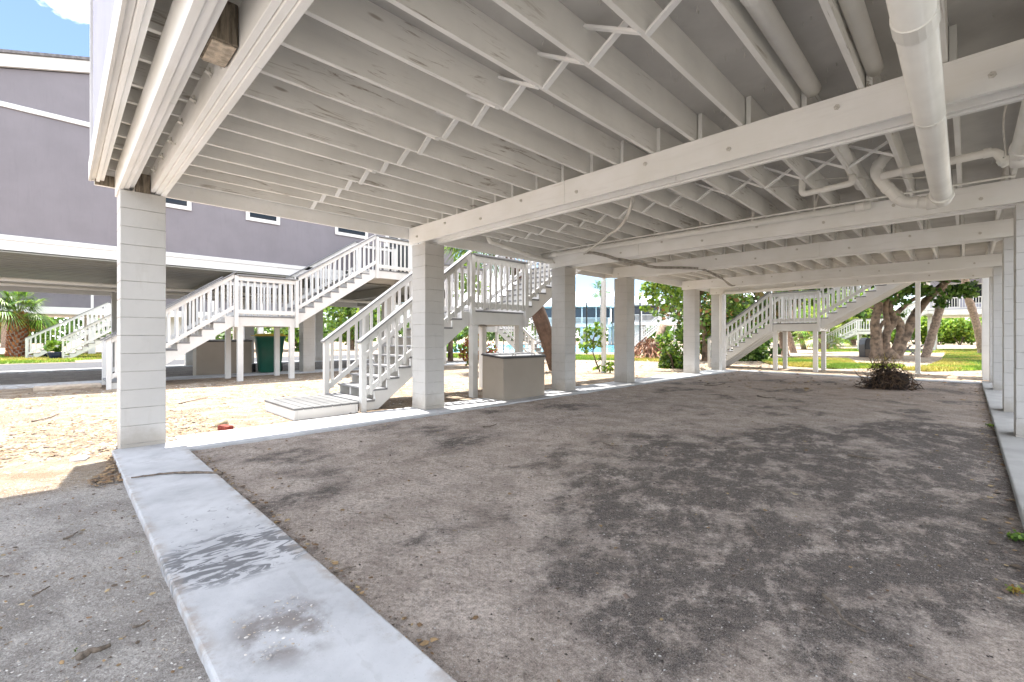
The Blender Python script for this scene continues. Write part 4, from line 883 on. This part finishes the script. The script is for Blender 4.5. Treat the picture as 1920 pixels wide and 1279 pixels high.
dr = p2(MB().box(X2+.002, X2+.03, 9.15, 9.3, 3.75, 5.9).box(X2+.002, X2+.03, 10.2, 10.35, 3.75, 5.9).box(X2+.002, X2+.03, 9.15, 10.35, 5.9, 6.02), 'door', M['rail']); MB().box(X2+.002, X2+.015, 9.3, 10.2, 3.75, 5.9).build('doorway_dark', M['dark'], dr)  # near-black sheet paints the shade inside the door opening
mb = MB()
p2(MB().box(-24.58, X2-.02, Y2a+.02, Y2b-.02, 3.33, 3.396), 'subfloor', M['soffit'])
for k in range(34): x = X2-.03-k*.245; p2(MB().box(x-.115, x+.115, Y2a+.05, Y2b-.05, 3.30+.004*(k % 2), 3.328), 'soffit_plank', M['soffit'])
for y in (-3.2, 1.5, 3.9, 6.15, 9.4, 12.0):
    p2(MB().box(-24.5, X2-.3, y, y+.04, 3.02, 3.297).box(-24.5, X2-.3, y+.3, y+.34, 3.02, 3.297), 'beam', M['soffit'])
    for x in (-17.0, -24.2):
        if x == -17.0 and y in (-3.2, 3.9): continue
        o = p2(block_pillar(x, y-.03, 3.015, seed=int(y*7+x)), 'block_pillar', M['block']); joints(x, y-.03, 3.0).build('mortar_joints', M['mortar'], o)
pipe('drain_pipe', [(-19.8, -3.9, 2.98), (-19.8, 12.2, 2.90)], .06, 'long pale pipe slung under the floor of the taupe house', couplings=[(0, .16, .16, 1.2), (0, .3, .1, 1.2), (0, .5, .1, 1.2)])
pipe('drain_pipe', [(-21.2, -3.9, 2.94), (-21.2, 8, 2.88)], .05, 'second, farther pipe slung under the floor of the taupe house', couplings=[(0, .2, .1, 1.3), (0, .45, .1, 1.3)])

# ------------------------------------------------------------------ farther stilt houses (local: x right, y away)
def far_house(loc, rz, W, D, label, floor=3.3, ht=3.0, wall='siding', roof='roofw', porch=2.0, screens=True, npost=5, rail=True, hip=True, rh=2.2, eave=.5, name='stilt_house', sp=.16, lower=None, pillars='block', wins=()):
    t = thing(name, loc, label, 'house', None, rz); P = lambda mb, nm, m, **k: mb.build(nm, M[m], t, **k)
    P(MB().box(0, W, 0, D, floor-.08, floor), 'floor', 'rail'); P(MB().box(-.03, W+.03, -.04, -.003, floor-.45, floor+.03), 'fascia_board', 'rail')
    P(MB().box(-.07, -.032, -.04, D, floor-.45, floor+.03), 'fascia_board', 'rail'); P(MB().box(W+.032, W+.07, -.04, D, floor-.45, floor+.03), 'fascia_board', 'rail')
    P(MB().box(.1, W-.1, .15, D-.1, floor-.4, floor-.083), 'floor_beams', 'joist')
    P(MB().box(.05, W-.05, porch, D-.05, floor+.003, floor+ht), 'wall', wall)
    for k in range(npost):
        x = .15+(W-.3)*k/(npost-1)
        P(MB().box(x-.07, x+.07, .02, .16, floor+.003, floor+ht), 'porch_post', 'rail')
        for yy in (.25, D-.7): P(MB().box(x-.2+(.08 if k == 0 else 0), x+.2, yy, yy+.4, 0, floor-.402), 'block_pillar', pillars)
        if rail and k < npost-1:
            xb = .15+(W-.3)*(k+1)/(npost-1); mb = MB(); mb.box(x+.07, xb-.07, .05, .13, floor+1.0, floor+1.07).box(x+.07, xb-.07, .07, .11, floor+.1, floor+.18); P(mb, 'railing', 'rail')
            mb = MB(); n = int((xb-x)/sp)
            for i in range(1, n): xx = x+(xb-x)*i/n; mb.box(xx-.022, xx+.022, .075, .105, floor+.18, floor+1.0)
            P(mb, 'balusters', 'rail')
            if screens: P(MB().box(x+.072, xb-.072, .115, .125, floor+1.08, floor+ht-.25), 'screen', 'screen')
    P(MB().box(-eave, W+eave, -eave, D+eave, floor+ht+.002, floor+ht+.25), 'eave_fascia', 'rail')
    z0 = floor+ht+.252; a = -eave-.05; mb = MB(); i_ = D/2+eave if hip else 0
    if hip:
        p = [(a, a, z0), (W-a, a, z0), (W-a, D-a, z0), (a, D-a, z0), (a+i_, D/2, z0+rh), (W-a-i_, D/2, z0+rh)]; mb.v = p; mb.f = [(0, 1, 5, 4), (1, 2, 5), (2, 3, 4, 5), (3, 0, 4), (3, 2, 1, 0)]; mb.c = [None]*5
    else: mb.prism([(a, z0), (D-a, z0), (D/2, z0+rh)], a, W-a, 'x')
    P(mb, 'roof', roof)
    for (x0, x1, z0, z1) in wins:
        f = P(MB().box(x0-.1, x1+.1, porch-.03, porch-.003, z0-.1, z0).box(x0-.1, x1+.1, porch-.03, porch-.003, z1, z1+.1).box(x0-.1, x0, porch-.03, porch-.003, z0, z1).box(x1, x1+.1, porch-.03, porch-.003, z0, z1), 'window', 'rail'); MB().box(x0, x1, porch-.018, porch-.002, z0, z1).build('pane', M['glass'], f)
    if lower:
        for (x0, x1) in lower: P(MB().box(x0, x1, 1.2, D-1, 0, floor-.403), 'ground_room', 'rail')
    return t
def org(px, d): v_ = at(px, HY, d); v_.z = 0; return v_
far_house(org(1010, 72), YAW, 11.5, 9, 'pale house with a screened porch and blue-grey hip roof beyond the pool', floor=3.3, ht=2.75, npost=6, rh=2.6, lower=[(1, 4), (8, 10.5)], wall='rail')
far_house(org(1168, 66), YAW, 10.5, 8, 'white-roofed house with a dark screened porch behind the round bush', floor=3.5, ht=2.4, npost=5, rh=1.4, lower=[(1, 3.2)], hip=False)
stairs('staircase', org(1190, 58), YAW, 'distant white staircase climbing to the screened porch behind the frond heap', width=1.5, flights=((0, 0, 3.9, 3.3),), toplen=3.2, sp=.22, detail=False)
far_house((-2.6, 55, 0), 0, 13, 10, 'raised house with a long white deck railing at the far right between palm trunks', floor=3.65, ht=2.8, npost=4, screens=False, wall='siding_lilac', rh=2.4, wins=[(1.1, 2.0, 4.0, 6.0), (2.9, 3.6, 4.3, 5.9), (4.3, 5.5, 4.0, 6.0), (6.5, 7.7, 4.3, 5.9)], pillars='block')
stairs('staircase', (-10.6, 54.5, 0), 0, 'distant white staircase leading up to the deck at the far right, behind the twisted tree', width=1.5, flights=((0, 0, 3.0, 1.85), (2.0, None, 3.0, 1.8)), toplen=.6, sp=.2, detail=False)
far_house((-44, -9.5, 0), PI/2, 26, 9, 'stilt house with a pale fascia in the far left background behind the booted palm', floor=3.3, ht=2.8, npost=8, screens=False, rail=False, rh=2, lower=[(15, 18)], pillars='rail')
stairs('staircase', (-36.4, .15, 0), PI/2, 'far left staircase on the lawn, the nearer one with a shaded side', width=1.3, flights=((0, 0, 2.7, 1.85),), toplen=1.6, sp=.2, detail=False)
stairs('staircase', (-38.6, -1.35, 0), PI/2, 'far left staircase on the lawn, the one starting beside the booted palm', width=1.3, flights=((0, 0, 3.6, 2.3),), toplen=2.2, sp=.2, detail=False)
stairs('staircase', (-14.4, 17.2, 0), PI, 'white staircase climbing away to the left, seen past the storage box', width=1.4, flights=((0, 0, 2.6, 1.85),), toplen=1.5, sp=.18, detail=False)

# ------------------------------------------------------------------ pool, lawns, garden things
def sheet(name, pts, z, m, kind='structure'):
    mb = MB(); mb.face([(p[0], p[1], z) for p in pts]); o = mb.build(name, M[m]); return tag(o, kind=kind)
pool = [gp(842, 661.5), gp(1000, 660), gp(1172, 662), gp(1172, 646), gp(842, 646)]
sheet('water', pool, .03, 'water')
cp = [p+(p-sum(pool, Vector())/5).normalized()*.9 for p in pool]; sheet('pool_deck', cp, .018, 'conc')
def lawn(pix, n, seed, world=None):
    pts = world or [gp(*p) for p in pix]; sheet('lawn', pts, .016, 'turf')
    P_ = np.array([(p[0], p[1]) for p in pts]); lo, hi = P_.min(0), P_.max(0); R = np.random.RandomState(seed); q = lo+(hi-lo)*R.rand(n*3, 2); ins = np.zeros(len(q), bool)
    for i in range(len(P_)):
        a, b_ = P_[i], P_[i-1]; c1 = (a[1] > q[:, 1]) != (b_[1] > q[:, 1]); c2 = q[:, 0] < (b_[0]-a[0])*(q[:, 1]-a[1])/(b_[1]-a[1]+1e-9)+a[0]; ins ^= c1 & c2
    q = q[ins][:n]; n = len(q); a = R.rand(n)*2*PI; h = .05+.10*R.rand(n); w_ = .018+.02*R.rand(n); V = np.zeros((n, 3, 3)); z = .012
    V[:, 0] = np.stack([q[:, 0]-np.cos(a)*w_, q[:, 1]-np.sin(a)*w_, np.full(n, z)], 1); V[:, 1] = np.stack([q[:, 0]+np.cos(a)*w_, q[:, 1]+np.sin(a)*w_, np.full(n, z)], 1)
    V[:, 2] = np.stack([q[:, 0]+R.normal(size=n)*.04, q[:, 1]+R.normal(size=n)*.04, z+h], 1)
    pn = np.array([noise.noise(Vector((a_*.45, b_*.45, 5))) for a_, b_ in q])[:, None]; cols = np.where(pn > .08, np.array([(.42, .36, .08)]), np.where(pn > -.12, np.array([(.30, .38, .05)]), np.array([(.16, .26, .03)])))*(.7+.6*R.rand(n, 1)); h *= np.clip(1+1.2*pn[:, 0], .4, 1.8)
    return tag(npmesh('grass', V.reshape(-1, 3), np.arange(n*3).reshape(-1, 3), M['leaf'], cols), kind='stuff')
lawn([(1425, 677), (1500, 672.5), (1590, 675), (1605, 684), (1690, 687), (1700, 691), (1560, 692), (1490, 688), (1440, 683)], 26000, 1)
lawn([(1775, 662), (1900, 660), (1900, 690), (1840, 695), (1740, 697), (1690, 694), (1745, 687), (1765, 678)], 38000, 2)
lawn([(1690, 656), (1775, 656), (1900, 655), (1900, 659), (1775, 661), (1725, 662), (1690, 660)], 20000, 5)
lawn([(835, 664.5), (1000, 666), (1180, 668), (1310, 673), (1310, 681), (1200, 677), (1080, 675), (835, 671)], 24000, 3)
lawn(None, 26000, 4, world=[(-31.6, -8), (-32.2, .6), (-34, .5), (-40, 6), (-46, 6), (-46, -8)])
lawn([(1535, 655), (1640, 655), (1640, 659), (1535, 660)], 9000, 6)
sheet('dark_ground_strip', [(-31.3, -30), (-31.3, 20), (-27.5, 20), (-27.5, -30)], .012, 'dark_grey')  # plain dark grey sheets laid on the ground behind the taupe house
sheet('dark_ground_strip', [(-27.5, -30), (-27.5, 20), (-24.6, 20), (-24.6, -30)], .012, 'dark_grey')

b0 = org(1100, 31); t = thing('net_post', b0, 'tall thin black steel post beside the pool with a bar reaching to the right', 'post')
MB().tube([(0, 0, 0), (0, 0, 3.62)], .05, 10).build('post', M['net'], t); e = org(1200, 31)-b0; MB().tube([(0, 0, 3.58), (e.x, e.y, 3.62)], .012, 6).build('bar', M['net'], t); MB().tube([(e.x, e.y, 0), (e.x, e.y, 3.64)], .05, 10).build('post', M['net'], t)
for px in (855, 944):
    b0 = org(px, 36); tag(MB().tube([(0, 0, 0), (0, 0, 1.9)], .035, 8).build('pool_post', M['net'], None, loc=b0), 'short black post at the pool edge, %s' % ('left one, seen below the near stair flight' if px < 900 else 'right one, seen above the storage box'), 'post')
b0 = org(1459, 33); tag(MB().box(-.26, .26, -.25, .25, 0, .75).box(-.29, .29, -.28, .28, .75, .82).build('utility_cabinet', M['net'], None, bevel=.02, loc=b0), 'dark utility cabinet beside the pair of stout palm trunks', 'cabinet')
b0 = org(1624, 29); t = thing('covered_grill', b0, 'dark dome-topped covered grill left of the twisted tree trunks', 'grill', rz=YAW)
MB().prism([(-.26, 0), (.26, 0), (.29, .8), (.24, 1.05), (.1, 1.22), (-.1, 1.24), (-.24, 1.08), (-.29, .8)], -.28, .28, 'y').build('cover', M['lid'], t, bevel=.04)
MB().box(-.27, .27, -.30, -.283, .05, .5).build('front_panel', M['stick'], t)
b0 = org(1712, 31.5); t = thing('picnic_table', b0, 'weathered grey picnic table behind the thin white post', 'picnic table', rz=YAW+.3)
MB().box(-.9, .9, -.38, .38, .70, .75).build('table_top', M['tread'], t)
for s in (-1, 1):
    MB().box(-.9, .9, s*.72-.13, s*.72+.13, .42, .46).build('bench', M['tread'], t)
    MB().obox((s*.6, -.6, 0), (s*.6, .2, .7), .05, .09).obox((s*.6+.06, .6, 0), (s*.6+.06, -.2, .7), .05, .09).box(s*.6-.1, s*.6-.04, -.8, .8, .34, .42).build('leg_frame', M['tread'], t)
# thin white post holding the upper landing of the near stair, and the one at the far end
def tpost(loc, h, label): return tag(MB().box(-.065, .065, -.065, .065, -.05, h).box(-.075, .075, -.075, .075, -.05, .02).build('post', M['rail'], None, bevel=.004, loc=loc), label, 'post')
tpost((-9.2, 13.8, 0), 3.3, 'thin white wooden post between the third and fourth pillars, standing in the yard')
tpost((-1.22, 20.95, 0), 3.4, 'thin white wooden post right of the big twisted tree, beyond the last beam')

# hedge and background greenery
hb = bush(org(1715, 78), 2.6, 4.2, 2600, .26, LIME, 'bright green hedge shrub behind the raised house at the far right', seed=51, group='hedge behind the far right house', lift=-.05)
for px, d, s_, rz in ((1760, 76, 1, .8), (1800, 74, .95, 2), (1840, 75, 1.05, 3), (1885, 74, 1, 4), (1675, 80, 1.1, 5), (1635, 84, 1, 1), (1930, 73, 1, 2.4)):
    c = copy_tree(hb); c.location = org(px, d); c.rotation_euler = (0, 0, rz); c.scale = (s_, s_, s_)
tree(org(20, 58), 7.5, 4, 'green and orange-leaved tree at the left edge behind the palms', 61, 3000, .25, GREEN+[(.35, .12, .02), (.3, .2, .03)], trunk=.2)
tree(org(1600, 70), 9, 5, 'broad green tree behind the distant right staircase', 62, 3400, .3, LIME+GREEN, trunk=.3)
tree(org(1480, 66), 8, 4.5, 'tree behind the landing of the shaded staircase', 63, 3000, .28, GREEN+LIME[:2], trunk=.3)
# far treeline: reads as one mass
R = random.Random(9); lm = []
for k in range(150):
    a = 2*PI*k/150+R.uniform(-.02, .02); d = R.uniform(120, 150); 
    if d*math.cos(a) < 0 and 0: continue
    hh = R.uniform(4.5, 7); 
    lm.append((d*math.cos(a), d*math.sin(a), hh*.5, 5.5, 5.5, hh*.5))
V, Fq, cc = leafcloud(lm, 26000, .8, GREEN, 12, shell=.7); tag(npmesh('distant_trees', V, Fq, M['leaf'], cc), kind='stuff')
# small weeds by the walkway
for k, (px, py, lb) in enumerate(((1908, 1012, 'green weed at the right edge of the earth floor'), (1903, 1112, 'yellowing weed at the right edge, below the green one'), (1858, 800, 'small weed against the right-hand walkway'), (258, 1037, 'tiny green sprig left of the walkway'), (140, 1222, 'tiny green sprig beside the driftwood'))):
    s_ = (.05, .035, .045, .014, .012)[k]; V, Fq, cc = leafcloud([(0, 0, s_*.5, s_, s_, s_*.5)], (60, 40, 60, 10, 10)[k], s_*.3, GREEN+LIME[1:3] if k != 1 else [(.35, .26, .05), (.25, .12, .05), (.15, .2, .04)], k, shell=.1)
    o = npmesh('weed', V, Fq, M['leaf'], cc); o.location = gp(px, py, .01); tag(o, lb, 'weed')
